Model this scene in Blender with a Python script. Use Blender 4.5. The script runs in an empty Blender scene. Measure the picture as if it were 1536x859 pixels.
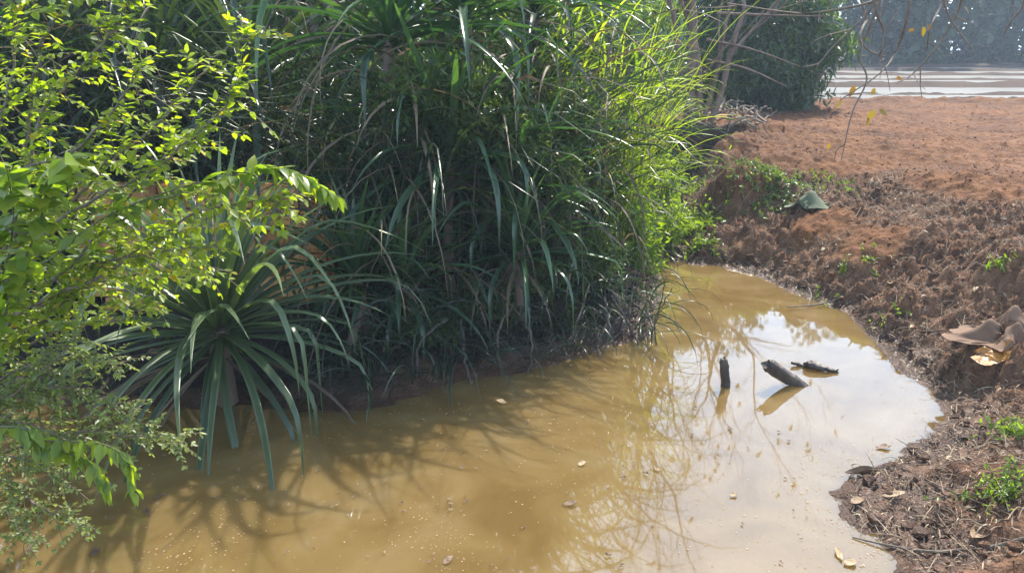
import bpy, math, random
import numpy as np
from mathutils import Vector
R = math.radians
rng = np.random.default_rng(11)
random.seed(11)
S = bpy.context.scene
COL = S.collection

# ------------------------------------------------------------------ camera, sky, sun, exposure
CAMZ, PITCH, FPX = 2.4, R(16.7), 1229.0
cam = bpy.data.cameras.new('camera'); camo = bpy.data.objects.new('camera', cam); COL.objects.link(camo)
camo.location = (0, 0, CAMZ); camo.rotation_euler = (R(90) - PITCH, 0, 0)
cam.sensor_width = 36; cam.lens = 36 * FPX / 1536; cam.clip_start = .05; cam.clip_end = 2000
S.camera = camo
SUN_AZ, SUN_EL = R(27), R(50)          # azimuth measured from the viewing direction (+Y) towards +X
W = bpy.data.worlds.new('World'); S.world = W; W.use_nodes = True
nt = W.node_tree; bg = nt.nodes['Background']
sky = nt.nodes.new('ShaderNodeTexSky'); sky.sky_type = 'NISHITA'; sky.sun_disc = False
sky.sun_elevation = SUN_EL; sky.sun_rotation = SUN_AZ; sky.dust_density = 1.2; sky.air_density = 1.0; sky.altitude = 100
tcw = nt.nodes.new('ShaderNodeTexCoord'); spw = nt.nodes.new('ShaderNodeSeparateXYZ'); nt.links.new(tcw.outputs['Generated'], spw.inputs[0])
mrw = nt.nodes.new('ShaderNodeMapRange'); mrw.inputs[1].default_value = .15; mrw.inputs[2].default_value = .85; mrw.inputs[3].default_value = .8; mrw.inputs[4].default_value = .05
nt.links.new(spw.outputs['Z'], mrw.inputs[0])
mxw = nt.nodes.new('ShaderNodeMixRGB'); nt.links.new(mrw.outputs[0], mxw.inputs[0]); nt.links.new(sky.outputs[0], mxw.inputs[1]); mxw.inputs[2].default_value = (8.6, 11.4, 15.0, 1)
nt.links.new(mxw.outputs[0], bg.inputs[0]); bg.inputs[1].default_value = 0.15
sun = bpy.data.lights.new('sun', 'SUN'); suno = bpy.data.objects.new('sun', sun); COL.objects.link(suno)
sun.energy = 4.9; sun.angle = R(.5); sun.color = (1, .93, .82)
sd = Vector((math.sin(SUN_AZ) * math.cos(SUN_EL), math.cos(SUN_AZ) * math.cos(SUN_EL), math.sin(SUN_EL)))
suno.rotation_euler = (-sd).to_track_quat('-Z', 'Y').to_euler(); suno.location = (8, 12, 20)
S.view_settings.view_transform = 'Standard'; S.view_settings.look = 'None'
S.view_settings.exposure = 1.05; S.view_settings.gamma = 1
cy = S.cycles
cy.max_bounces = 7; cy.diffuse_bounces = 3; cy.glossy_bounces = 3; cy.transmission_bounces = 4
cy.transparent_max_bounces = 6; cy.volume_bounces = 0; cy.use_denoising = True
cy.sample_clamp_indirect = 6; cy.sample_clamp_direct = 12

# ------------------------------------------------------------------ helpers
def ray(px, py):
    r, u = (px - 768) / FPX, (429.5 - py) / FPX
    return np.array([r, math.cos(PITCH) + u * math.sin(PITCH), -math.sin(PITCH) + u * math.cos(PITCH)])
def P(px, py, Y):                        # where the sight line of a photo point meets the plane y = Y
    d = ray(px, py); return np.array([0, 0, CAMZ]) + d * (Y / d[1])
def G(px, py, z=0.):                     # where it meets the height z
    d = ray(px, py); return np.array([0, 0, CAMZ]) + d * ((z - CAMZ) / d[2])

def tag(o, label, cat, group=None):
    o['label'] = label; o['category'] = cat
    if group: o['group'] = group
    return o
def thing(name, label, cat, loc=(0, 0, 0), group=None):
    o = bpy.data.objects.new(name, None); COL.objects.link(o); o.location = loc; o.empty_display_size = .1
    return tag(o, label, cat, group)

class Geo:
    def __init__(s): s.V, s.F, s.T, s.n = [], [], [], 0
    def add(s, V, F, t=.5):
        V = np.asarray(V, float).reshape(-1, 3)
        F = np.asarray(F, int)
        s.V.append(V); s.F.append(F + s.n)
        s.T.append(np.broadcast_to(np.asarray(t, float), (len(V),)).copy()); s.n += len(V)
    def build(s, name, mat, parent=None, smooth=True, origin=None):
        V = np.concatenate(s.V); T = np.concatenate(s.T)
        off = np.zeros(3)
        if parent is not None: off = np.array(parent.location)
        elif origin is not None: off = np.array(origin)
        me = bpy.data.meshes.new(name)
        me.vertices.add(len(V)); me.vertices.foreach_set('co', (V - off).astype(np.float32).ravel())
        cnt = np.concatenate([np.full(len(f), f.shape[1]) for f in s.F])
        loops = np.concatenate([f.ravel() for f in s.F])
        st = np.concatenate([[0], np.cumsum(cnt)[:-1]])
        me.loops.add(len(loops)); me.loops.foreach_set('vertex_index', loops.astype(np.int32))
        me.polygons.add(len(cnt)); me.polygons.foreach_set('loop_start', st.astype(np.int32))
        me.polygons.foreach_set('use_smooth', np.full(len(cnt), smooth))
        me.update(calc_edges=True); me.validate()
        a = me.attributes.new('tint', 'FLOAT', 'POINT'); a.data.foreach_set('value', T.astype(np.float32))
        me.materials.append(mat)
        o = bpy.data.objects.new(name, me); COL.objects.link(o)
        if parent is not None: o.parent = parent
        else: o.location = off
        return o

def nrm(a): return a / (np.linalg.norm(a, axis=-1, keepdims=True) + 1e-12)
def U(a, b, n=None): return rng.uniform(a, b, n)
def N(n, s=1.): return rng.normal(0, s, n)

def blades(g, base, az, L, el, droop, w, seg=8, prof='grass', fold=.3, kink=None, kinkang=None, t=None, twist=.5, power=1.5, cross=3):
    """arching leaf blades: base (n,3), heading az, length, launch elevation, total droop, full width"""
    n = len(base); az, L, el, droop, w = [np.broadcast_to(np.asarray(q, float), (n,)) for q in (az, L, el, droop, w)]
    s = np.linspace(0, 1, seg + 1)
    E = el[:, None] - droop[:, None] * s[None] ** power
    if kink is not None: E = E - kinkang[:, None] * np.clip((s[None] - kink[:, None]) * seg * .7, 0, 1)
    E = np.maximum(E, -1.56)
    A = az[:, None] + (N(n, .12)[:, None]) * s[None] * 2
    D = np.stack([np.cos(E) * np.sin(A), np.cos(E) * np.cos(A), np.sin(E)], -1)
    step = (L / seg)[:, None, None]
    C = np.concatenate([np.zeros((n, 1, 3)), np.cumsum((D[:, :-1] + D[:, 1:]) / 2 * step, 1)], 1) + base[:, None]
    side = np.stack([np.cos(A), -np.sin(A), np.zeros_like(A)], -1)
    nn = nrm(np.cross(side, D))
    tw = (N(n, twist)[:, None] * s[None])[..., None]
    sd_ = side * np.cos(tw) + nn * np.sin(tw); nn = np.cross(sd_, D)
    if prof == 'grass': wp = np.clip(np.minimum(.35 + s * 3, 1) * (1 - s ** 2.2), .03, 1)
    else: wp = np.clip(np.minimum(1, .75 + s) * (1 - np.clip((s - .45) / .55, 0, 1) ** 1.6), .03, 1)
    hw = (w[:, None] * wp[None] / 2)[..., None]
    us, hs = ([-1, 0, 1], [0, -fold, 0]) if cross == 3 else ([-1, -.5, 0, .5, 1], [-.05, fold * .5, -fold * .35, fold * .5, -.05])
    V = np.stack([C + sd_ * hw * u + nn * hw * h * 2 for u, h in zip(us, hs)], 2)      # n, seg+1, k, 3
    k = len(us)
    idx = np.arange(n * (seg + 1) * k).reshape(n, seg + 1, k)
    F = np.stack([idx[:, :-1, :-1], idx[:, :-1, 1:], idx[:, 1:, 1:], idx[:, 1:, :-1]], -1).reshape(-1, 4)
    tt = U(0, 1, n) if t is None else np.broadcast_to(t, (n,))
    g.add(V, F, np.repeat(tt, (seg + 1) * k))

def tube(g, pts, r, sides=6, t=.5, cap=True):
    pts = np.asarray(pts, float); n = len(pts); r = np.broadcast_to(np.asarray(r, float), (n,))
    T = nrm(np.gradient(pts, axis=0))
    ref = np.array([0, 0, 1.]) if abs(T[0][2]) < .9 else np.array([1., 0, 0])
    a = nrm(np.cross(T, ref)); b = np.cross(T, a)
    th = np.linspace(0, 2 * math.pi, sides, endpoint=False)
    V = pts[:, None] + (a[:, None] * np.cos(th)[None, :, None] + b[:, None] * np.sin(th)[None, :, None]) * r[:, None, None]
    idx = np.arange(n * sides).reshape(n, sides); j = np.roll(idx, -1, 1)
    F = np.stack([idx[:-1], j[:-1], j[1:], idx[1:]], -1).reshape(-1, 4)
    g.add(V, F, t)
    if cap and sides >= 4:
        for e, row in ((0, idx[0][::-1]), (1, idx[-1])):
            V2 = V[0 if e == 0 else -1]
            g.add(np.vstack([V2, V2.mean(0)]), [[i, (i + 1) % sides, sides] if e else [(i + 1) % sides, i, sides] for i in range(sides)], t)

def smooth_path(pts, m=6):
    pts = np.asarray(pts, float)
    if len(pts) < 3: return np.linspace(pts[0], pts[-1], m + 1)
    q = np.vstack([2 * pts[0] - pts[1], pts, 2 * pts[-1] - pts[-2]]); out = []
    for i in range(1, len(q) - 2):
        for s in np.linspace(0, 1, m, endpoint=False):
            out.append(.5 * ((2 * q[i]) + (-q[i-1] + q[i+1]) * s + (2*q[i-1] - 5*q[i] + 4*q[i+1] - q[i+2]) * s*s + (-q[i-1] + 3*q[i] - 3*q[i+1] + q[i+2]) * s**3))
    out.append(pts[-1]); return np.array(out)

def leaves(g, pos, d, up, L, Wd, t=None, big=False, bend=.15, fold=.2):
    n = len(pos); d = nrm(d); side = nrm(np.cross(d, up)); nn = np.cross(side, d)
    L = np.broadcast_to(np.asarray(L, float), (n,))[:, None]; Wd = np.broadcast_to(np.asarray(Wd, float), (n,))[:, None]
    def pt(s, u, drop): return pos + d * L * s + side * Wd * u - nn * (L * drop + np.abs(u) * Wd * -fold)
    if big:
        rows = [(0, 0), (.12, .26), (.34, .5), (.6, .42), (.84, .17), (1, 0)]
        V = []
        for s, u in rows:
            for q in (-u, 0, u): V.append(pt(s, q, bend * s * s))
        V = np.stack(V, 1); k = len(rows) * 3
        b = np.arange(n)[:, None] * k
        f = []
        for i in range(len(rows) - 1):
            for c in (0, 1): f.append([i*3+c, i*3+c+1, i*3+c+4, i*3+c+3])
        F = (b[:, None] + np.array(f)[None]).reshape(-1, 4)
    else:
        V = np.stack([pt(0, 0, 0), pt(.3, .48, 0.02), pt(.72, .36, bend * .5), pt(1, 0, bend), pt(.72, -.36, bend * .5), pt(.3, -.48, .02)], 1); k = 6
        b = np.arange(n)[:, None] * k
        F = np.concatenate([b + np.array([0, 1, 2, 3]), b + np.array([0, 3, 4, 5])])
    tt = U(0, 1, n) if t is None else np.broadcast_to(t, (n,))
    g.add(V, F, np.repeat(tt, k))

def rand_dir(n): return nrm(rng.normal(size=(n, 3)))

# numpy gradient noise
_perm = rng.permutation(512)
_g2 = np.stack([np.cos(np.arange(512) * 2.399), np.sin(np.arange(512) * 2.399)], -1)
def perlin(x, y):
    xi, yi = np.floor(x).astype(int), np.floor(y).astype(int); xf, yf = x - xi, y - yi
    u, v = xf**3 * (xf*(xf*6-15)+10), yf**3 * (yf*(yf*6-15)+10)
    def gr(a, b, fx, fy):
        h = _perm[(_perm[(xi + a) & 511] + yi + b) & 511]; return _g2[h, 0] * fx + _g2[h, 1] * fy
    n00, n10, n01, n11 = gr(0,0,xf,yf), gr(1,0,xf-1,yf), gr(0,1,xf,yf-1), gr(1,1,xf-1,yf-1)
    return (n00*(1-u)+n10*u)*(1-v) + (n01*(1-u)+n11*u)*v
def fbm(x, y, o=4, ridge=False):
    s = 0; a = 1.; f = 1.
    for i in range(o):
        p = perlin(x*f + 17.3*i, y*f - 9.1*i); s = s + a * ((np.abs(p) * 2 - .5) if ridge else p); a *= .5; f *= 2.03
    return s
def sstep(a, b, x): q = np.clip((x - a) / (b - a), 0, 1); return q * q * (3 - 2 * q)

# ------------------------------------------------------------------ materials
def newmat(name):
    m = bpy.data.materials.new(name); m.use_nodes = True; n = m.node_tree.nodes; l = m.node_tree.links
    return m, n, l, n['Principled BSDF'], n['Material Output']
def rampnode(n, stops):
    r = n.new('ShaderNodeValToRGB'); e = r.color_ramp.elements
    while len(e) < len(stops): e.new(.5)
    for i, (p, c) in enumerate(stops): e[i].position = p; e[i].color = (*c, 1)
    return r
def leaf_mat(name, stops, trans=.4, tcol=None, rough=.4, spec=.5, nscale=25.):
    m, n, l, b, out = newmat(name)
    at = n.new('ShaderNodeAttribute'); at.attribute_name = 'tint'
    geo = n.new('ShaderNodeTexCoord')
    no = n.new('ShaderNodeTexNoise'); no.inputs['Scale'].default_value = nscale; no.inputs['Detail'].default_value = 3
    l.new(geo.outputs['Object'], no.inputs['Vector'])
    ma = n.new('ShaderNodeMath'); ma.operation = 'MULTIPLY_ADD'; ma.inputs[1].default_value = .3; ma.inputs[2].default_value = -.15
    l.new(no.outputs['Fac'], ma.inputs[0])
    ad = n.new('ShaderNodeMath'); ad.operation = 'ADD'; ad.use_clamp = True
    l.new(ma.outputs[0], ad.inputs[0]); l.new(at.outputs['Fac'], ad.inputs[1])
    r = rampnode(n, stops); l.new(ad.outputs[0], r.inputs[0])
    l.new(r.outputs[0], b.inputs['Base Color']); b.inputs['Roughness'].default_value = rough
    b.inputs['Specular IOR Level'].default_value = spec
    tr = n.new('ShaderNodeBsdfTranslucent')
    mx = n.new('ShaderNodeMixRGB'); mx.blend_type = 'MULTIPLY'; mx.inputs[0].default_value = 1
    l.new(r.outputs[0], mx.inputs[1]); mx.inputs[2].default_value = (*(tcol or (2.2, 2.0, .7)), 1)
    l.new(mx.outputs[0], tr.inputs['Color'])
    ms = n.new('ShaderNodeMixShader'); ms.inputs[0].default_value = trans
    l.new(b.outputs[0], ms.inputs[1]); l.new(tr.outputs[0], ms.inputs[2]); l.new(ms.outputs[0], out.inputs['Surface'])
    return m
def solid_mat(name, stops, rough=.8, nscale=20., bump=.3, spec=.3, stretch=(1, 1, 1), bscale=None, metallic=0):
    m, n, l, b, out = newmat(name)
    at = n.new('ShaderNodeAttribute'); at.attribute_name = 'tint'
    tc = n.new('ShaderNodeTexCoord'); mp = n.new('ShaderNodeMapping'); mp.inputs['Scale'].default_value = stretch
    l.new(tc.outputs['Object'], mp.inputs[0])
    no = n.new('ShaderNodeTexNoise'); no.inputs['Scale'].default_value = nscale; no.inputs['Detail'].default_value = 6
    l.new(mp.outputs[0], no.inputs['Vector'])
    ad = n.new('ShaderNodeMath'); ad.operation = 'ADD'; l.new(no.outputs['Fac'], ad.inputs[0]); l.new(at.outputs['Fac'], ad.inputs[1])
    su = n.new('ShaderNodeMath'); su.operation = 'SUBTRACT'; su.inputs[1].default_value = .5; su.use_clamp = True; l.new(ad.outputs[0], su.inputs[0])
    r = rampnode(n, stops); l.new(su.outputs[0], r.inputs[0]); l.new(r.outputs[0], b.inputs['Base Color'])
    b.inputs['Roughness'].default_value = rough; b.inputs['Specular IOR Level'].default_value = spec
    if bump:
        n2 = n.new('ShaderNodeTexNoise'); n2.inputs['Scale'].default_value = bscale or nscale * 3; n2.inputs['Detail'].default_value = 8
        l.new(mp.outputs[0], n2.inputs['Vector'])
        bp = n.new('ShaderNodeBump'); bp.inputs['Strength'].default_value = bump; bp.inputs['Distance'].default_value = .02
        l.new(n2.outputs['Fac'], bp.inputs['Height']); l.new(bp.outputs[0], b.inputs['Normal'])
    return m

M = {}
M['bright_leaf'] = leaf_mat('bright_leaf', [(0, (.06, .105, .025)), (.45, (.15, .21, .024)), (.85, (.20, .26, .03)), (1, (.33, .26, .02))], .6, (2.6, 2.5, .5), .38, .45, 30)
M['grey_leaf'] = leaf_mat('grey_leaf', [(0, (.095, .135, .055)), (.6, (.165, .215, .07)), (1, (.22, .25, .07))], .5, (2.2, 2.1, .8), .4, .45, 30)
M['broad_leaf'] = leaf_mat('broad_leaf', [(0, (.07, .115, .03)), (.6, (.135, .195, .028)), (1, (.20, .24, .03))], .6, (2.5, 2.5, .5), .35, .5, 12)
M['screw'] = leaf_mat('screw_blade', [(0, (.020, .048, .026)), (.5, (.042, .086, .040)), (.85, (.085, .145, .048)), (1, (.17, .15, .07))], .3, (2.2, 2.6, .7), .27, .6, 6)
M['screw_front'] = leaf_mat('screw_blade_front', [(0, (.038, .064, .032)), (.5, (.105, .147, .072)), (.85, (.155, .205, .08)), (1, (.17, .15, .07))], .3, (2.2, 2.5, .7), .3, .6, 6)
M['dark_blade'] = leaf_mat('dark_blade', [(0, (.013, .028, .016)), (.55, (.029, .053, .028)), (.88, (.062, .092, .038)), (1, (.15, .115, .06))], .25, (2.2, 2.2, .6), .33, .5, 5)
M['reed'] = leaf_mat('reed_blade', [(0, (.07, .13, .02)), (.5, (.16, .235, .03)), (.9, (.25, .31, .04)), (1, (.30, .25, .09))], .58, (2.3, 2.2, .5), .35, .5, 5)
M['dead_blade'] = leaf_mat('dead_blade', [(0, (.06, .045, .03)), (.6, (.13, .095, .06)), (1, (.24, .19, .12))], .2, (1.5, 1.3, 1.), .6, .3, 8)
M['herb'] = leaf_mat('herb_leaf', [(0, (.035, .075, .025)), (.6, (.065, .12, .03)), (1, (.12, .16, .03))], .42, (2.2, 2.1, .6), .32, .55, 20)
M['herb_bright'] = leaf_mat('herb_bright_leaf', [(0, (.07, .13, .02)), (.6, (.13, .21, .025)), (1, (.21, .27, .03))], .55, (2.3, 2.2, .5), .38, .45, 20)
M['tree_leaf'] = leaf_mat('tree_leaf', [(0, (.028, .058, .022)), (.6, (.05, .09, .028)), (1, (.09, .12, .03))], .35, (2.2, 2.1, .6), .4, .4, 3)
M['far_leaf'] = leaf_mat('far_leaf', [(0, (.02, .042, .02)), (.6, (.036, .062, .026)), (.9, (.07, .085, .035)), (1, (.20, .19, .15))], .25, (2., 2., .7), .5, .3, .3)
M['yellow_leaf'] = leaf_mat('yellow_leaf', [(0, (.15, .075, .02)), (.5, (.22, .14, .018)), (1, (.22, .19, .025))], .45, (1.5, 1.3, .6), .45, .4, 25)
M['dry_leaf'] = solid_mat('dry_leaf', [(0, (.07, .045, .03)), (.5, (.19, .12, .07)), (1, (.38, .27, .15))], .6, 30, .3)
M['bark'] = solid_mat('bark', [(0, (.06, .042, .032)), (.5, (.15, .105, .08)), (1, (.27, .21, .17))], .85, 9, .6, .2, (1, 1, .25))
M['twig'] = solid_mat('twig', [(0, (.06, .045, .035)), (.5, (.15, .115, .085)), (1, (.27, .21, .15))], .75, 30, .3)
M['wet_wood'] = solid_mat('wet_wood', [(.1, (.02, .015, .012)), (.5, (.07, .054, .043)), (.9, (.19, .155, .125))], .5, 10, 1., .4, (1, 1, .35), 45)
M['green_stem'] = solid_mat('green_stem', [(0, (.05, .06, .025)), (1, (.13, .12, .05))], .6, 20, .1)

# ------------------------------------------------------------------ terrain
shore_px = [(1330,880),(1345,838),(1300,800),(1262,770),(1246,738),(1285,708),(1335,692),(1375,662),(1418,622),(1402,590),(1352,556),(1312,512),(1272,468),(1200,442),(1130,412),(1070,398),
            (1042,397),(1012,391),(990,399),(992,430),(980,480),(968,508),(900,524),(820,548),(760,562),(690,566),(630,590),(560,612),(470,618),(380,606),(300,612),(200,610),(60,606),(-120,600)]
shore = [G(x, y)[:2] for x, y in shore_px] + [np.array(q) for q in ((-4.3, 4.4), (-4.0, 3.0), (-3.3, 2.0), (-1.5, 1.5), (.6, 1.7), (1.5, 2.5))]
shore = np.array(shore)
def shore_dist(x, y):
    d2 = np.full(x.shape, 1e9); ins = np.zeros(x.shape, bool); n = len(shore)
    for i in range(n):
        a, b = shore[i], shore[(i + 1) % n]; e = b - a
        s = np.clip(((x - a[0]) * e[0] + (y - a[1]) * e[1]) / (e @ e), 0, 1)
        d2 = np.minimum(d2, (x - a[0] - s * e[0])**2 + (y - a[1] - s * e[1])**2)
        c = (a[1] > y) != (b[1] > y)
        ins ^= c & (x < (b[0] - a[0]) * (y - a[1]) / (b[1] - a[1] + 1e-12) + a[0])
    return np.where(ins, -1, 1) * np.sqrt(d2)        # positive on land
ctrl = [(1010,362,.10),(1000,300,.16),(1045,345,.2),(975,330,.14),(1330,760,.10),(1300,740,.06),(1390,780,.12),(1440,640,.20),(1500,720,.36),(1536,640,.42),(1536,800,.40),(1450,800,.16),(1400,860,.14),(1536,850,.36),(1700,700,.8),(1430,590,.10),(1480,560,.30),
        (1536,590,.40),(1480,480,.42),(1400,480,.20),(1536,420,.85),(1440,410,.62),(1400,340,.94),(1300,420,.35),(1300,350,.75),(1300,290,1.0),(1220,275,.95),(1210,340,.66),(1200,400,.28),(1130,300,.72),(1100,360,.34),(1130,390,.14),
        (1080,320,.5),(1110,235,1.05),(1300,200,1.03),(1500,250,1.02),(1536,330,1.0),(1700,330,1.0),(1400,150,1.0),(1150,180,1.08),(1060,178,1.18),(1030,172,1.25),(1000,172,1.2),(1190,215,1.05)]
cp = np.array([[*G(x, y, z)[:2], z * .89] for x, y, z in ctrl]
              + [[-1, 7.0, .22], [-3, 6.6, .22], [1.2, 9.0, .2], [.6, 8.4, .25], [-5, 7, .3], [-2, 9, .55], [1, 11, .5], [-6, 10, .7], [0, 13, .8], [1.6, 11.2, .2], [1.7, 13, .3], [-5, 15, .9], [0, 0, .75], [-3, 0, .7], [3, 1, .6], [6, 3, 1.], [-5.5, 4, .5], [-6, 2, .7], [0, -8, .9], [10, -5, 1.],
                 [20, 20, 1.], [-15, 20, 1.], [8, 22, 1.], [12, 12, 1.02], [-12, 8, .9]])
def ground_z(x, y, fine=True):
    d = shore_dist(x, y)
    if fine: d = d + .045 * fbm(x * 2.6, y * 2.6 + 3, 2) + .022 * fbm(x * 11, y * 11, 2)
    wsum = 0; h = 0
    for cx_, cy_, cz_ in cp:
        w_ = 1 / (((x - cx_)**2 + (y - cy_)**2) + .02)**1.7; wsum = wsum + w_; h = h + w_ * cz_
    H = h / wsum
    far = sstep(16, 20, y) ; H = H * (1 - far) + .89 * far
    hollow = sstep(-.10, .10, 13.5 - y + .22 * perlin(x * 1.7, y * .5)) * sstep(-.22, .22, 2.55 + (y - 12.2) * .95 - x + .2 * perlin(x, y * 2)) * sstep(10.4, 11.4, y) * (x > .5)
    H = H * (1 - hollow) + .3 * hollow; H = np.where((y > 13.5) & (x > 1) & (x < 4.5), np.maximum(H, 1.06 * sstep(13.45, 13.62, y + .22 * perlin(x * 1.7, y * .5)) * (1 - far) ), H)
    steep = 0.
    s = (.30 * sstep(0, .35, d) + .70 * sstep(-.1, 1.5, d)) * (1 - steep) + sstep(0, .22, d) * steep
    z = np.where(d > 0, H * s + .012 * np.minimum(d * 10, 1), -.55 * sstep(0, .8, -d))
    rightside = sstep(.6, 1.6, x - .12 * y)
    field = sstep(.69, .80, H + .05 * perlin(x * 1.5, y * 1.5)) * sstep(7.8, 8.8, y + x * .25) * rightside
    if fine:
        land = sstep(-.02, .12, d)
        clod = fbm(x * 5.5, y * 5.5, 4, True) * .040 + np.clip(fbm(x * 12, y * 12, 3), -.25, 1) * .10 * (.25 + 1.1 * sstep(-.35, .45, perlin(x * 1.3 + 7, y * 1.3))) + np.clip(fbm(x * 4.1 + 9, y * 4.1, 2), 0, 1) ** 1.5 * .09 + fbm(x * 2.1, y * 2.1, 3) * .10 + np.maximum(perlin(x * 3.1 + 4, y * 3.1), 0) ** 1.5 * .12
        fld = fbm(x * 3.2, y * 3.2 + 5, 4, True) * .026 + np.clip(fbm(x * 7, y * 7, 3), -.2, 1) * .060 + fbm(x * .7, y * .7, 2) * .03 + np.maximum(perlin(x * 1.9 + 4, y * 2.3), 0) * .05
        rill = perlin(x * 1.2, y * 4.) * .03
        near = fbm(x * 27, y * 27, 2) * .014
        z = z + land * ((1 - field) * clod * (.35 + 1.0 * sstep(.1, .5, H)) + field * (fld + rill) + near) * (y < 22.5)
        z = np.where(d > 0, np.maximum(z, .006 + 0 * z), z)
        z = z + .02 * fbm(x * 6, y * 6, 2) * (d <= .15) * (d > 0)
        # paddy basins with raised bunds
        yy = y + .05 * x + .35 * perlin(x * .3, y * .2) - .2
        pad = sstep(21.3, 22.3, yy)
        b = np.zeros_like(z)
        for yb, hb, wb in ((21.6, .12, .5), (23.6, .13, .25), (26.0, .15, .3), (31.0, .24, 1.0), (36, .17, .4), (41, .21, .6), (47, .22, .7), (54, .27, 1.3)):
            b = np.maximum(b, (hb + .13 * fbm(x * 1.3, y * 1.3 + yb, 3)) * np.exp(-((yy - yb) / wb)**2))
        z = z * (1 - pad) + pad * (.73 + b + .015 * fbm(x * .9, y * .9, 3)) + (1 - pad) * b
    return z, d, field, H
def axis(parts):
    out = []
    for a, b, st in parts: out.append(np.arange(a, b, st))
    return np.concatenate(out + [[parts[-1][1]]])
xs = axis([(-130, -20, 5), (-20, -6, .7), (-6, .8, .10), (.8, 5.2, .021), (5.2, 8, .045), (8, 14, .12), (14, 40, .8), (40, 130, 6)])
ys = axis([(-60, -6, 4), (-6, 2.4, .3), (2.4, 9.6, .022), (9.6, 16, .04), (16, 24, .07), (24, 56, .3), (56, 150, 6)])
X, Y = np.meshgrid(xs, ys); X = X + 0; 
Z, D, FLD, HH = ground_z(X, Y)
nx, ny = len(xs), len(ys)
idx = np.arange(nx * ny).reshape(ny, nx)
CUT_SHADE = sstep(11.8, 12.4, Y) * (1 - sstep(13.55, 13.75, Y + .22 * perlin(X * 1.7, Y * .5))) * (X > 1) * (1 - sstep(-.1, .25, X - 2.55 - (Y - 12.2) * .95))  # cut bank face: its shade is put into the soil colour
g = Geo(); g.add(np.stack([X, Y, Z], -1), np.stack([idx[:-1, :-1], idx[:-1, 1:], idx[1:, 1:], idx[1:, :-1]], -1).reshape(-1, 4), (FLD * (1 - sstep(20.8, 22, Y)) * (1 - CUT_SHADE) - sstep(0, .25, D) * (1 - sstep(.6, 1.4, X - .12 * Y)) * (Y < 20) - .75 * sstep(21.2, 22, Y) - .85 * CUT_SHADE).ravel())
m, n, l, b, out = newmat('soil')
at = n.new('ShaderNodeAttribute'); at.attribute_name = 'tint'
geo = n.new('ShaderNodeNewGeometry'); sep = n.new('ShaderNodeSeparateXYZ'); l.new(geo.outputs['Position'], sep.inputs[0])
n1 = n.new('ShaderNodeTexNoise'); n1.inputs['Scale'].default_value = 7; n1.inputs['Detail'].default_value = 9; n1.inputs['Roughness'].default_value = .7; l.new(geo.outputs['Position'], n1.inputs['Vector'])
n2 = n.new('ShaderNodeTexNoise'); n2.inputs['Scale'].default_value = 60; n2.inputs['Detail'].default_value = 6; l.new(geo.outputs['Position'], n2.inputs['Vector'])
rb = rampnode(n, [(.3, (.075, .038, .021)), (.5, (.165, .082, .043)), (.7, (.28, .158, .092))]); l.new(n1.outputs['Fac'], rb.inputs[0])
rf = rampnode(n, [(.28, (.070, .029, .011)), (.5, (.145, .059, .021)), (.72, (.225, .106, .042))]); l.new(n1.outputs['Fac'], rf.inputs[0])
mx = n.new('ShaderNodeMixRGB'); l.new(at.outputs['Fac'], mx.inputs[0]); l.new(rb.outputs[0], mx.inputs[1]); l.new(rf.outputs[0], mx.inputs[2])
wet = n.new('ShaderNodeMapRange'); wet.inputs[1].default_value = .03; wet.inputs[2].default_value = .17; wet.inputs[3].default_value = 1; wet.inputs[4].default_value = 0
nw = n.new('ShaderNodeTexNoise'); nw.inputs['Scale'].default_value = 4; l.new(geo.outputs['Position'], nw.inputs['Vector'])
aw = n.new('ShaderNodeMath'); aw.operation = 'MULTIPLY_ADD'; aw.inputs[1].default_value = .14; l.new(nw.outputs['Fac'], aw.inputs[0])
az_ = n.new('ShaderNodeMath'); az_.operation = 'SUBTRACT'; az_.inputs[1].default_value = .07; l.new(sep.outputs['Z'], az_.inputs[0]); l.new(az_.outputs[0], aw.inputs[2]); l.new(aw.outputs[0], wet.inputs[0])
nbig = n.new('ShaderNodeTexNoise'); nbig.inputs['Scale'].default_value = .9; nbig.inputs['Detail'].default_value = 4; l.new(geo.outputs['Position'], nbig.inputs['Vector'])
rbig = rampnode(n, [(.35, (.68, .66, .66)), (.55, (1, 1, 1)), (.7, (1.15, 1.12, 1.05))]); l.new(nbig.outputs['Fac'], rbig.inputs[0])
mbig = n.new('ShaderNodeMixRGB'); mbig.blend_type = 'MULTIPLY'; mbig.inputs[0].default_value = 1; l.new(mx.outputs[0], mbig.inputs[1]); l.new(rbig.outputs[0], mbig.inputs[2]); mx = mbig
mw = n.new('ShaderNodeMixRGB'); mw.blend_type = 'MULTIPLY'; l.new(wet.outputs[0], mw.inputs[0]); l.new(mx.outputs[0], mw.inputs[1]); mw.inputs[2].default_value = (.5, .49, .5, 1)
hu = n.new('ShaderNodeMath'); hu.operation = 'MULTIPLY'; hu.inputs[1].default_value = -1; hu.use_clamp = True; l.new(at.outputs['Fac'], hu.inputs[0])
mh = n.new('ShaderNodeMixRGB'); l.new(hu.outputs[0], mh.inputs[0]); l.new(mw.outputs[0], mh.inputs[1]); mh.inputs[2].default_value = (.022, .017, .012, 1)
l.new(mh.outputs[0], b.inputs['Base Color'])
mr = n.new('ShaderNodeMapRange'); mr.inputs[3].default_value = .92; mr.inputs[4].default_value = .30; l.new(wet.outputs[0], mr.inputs[0]); l.new(mr.outputs[0], b.inputs['Roughness'])
b.inputs['Specular IOR Level'].default_value = .28
bp = n.new('ShaderNodeBump'); bp.inputs['Strength'].default_value = .7; bp.inputs['Distance'].default_value = .025; l.new(n2.outputs['Fac'], bp.inputs['Height'])
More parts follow.
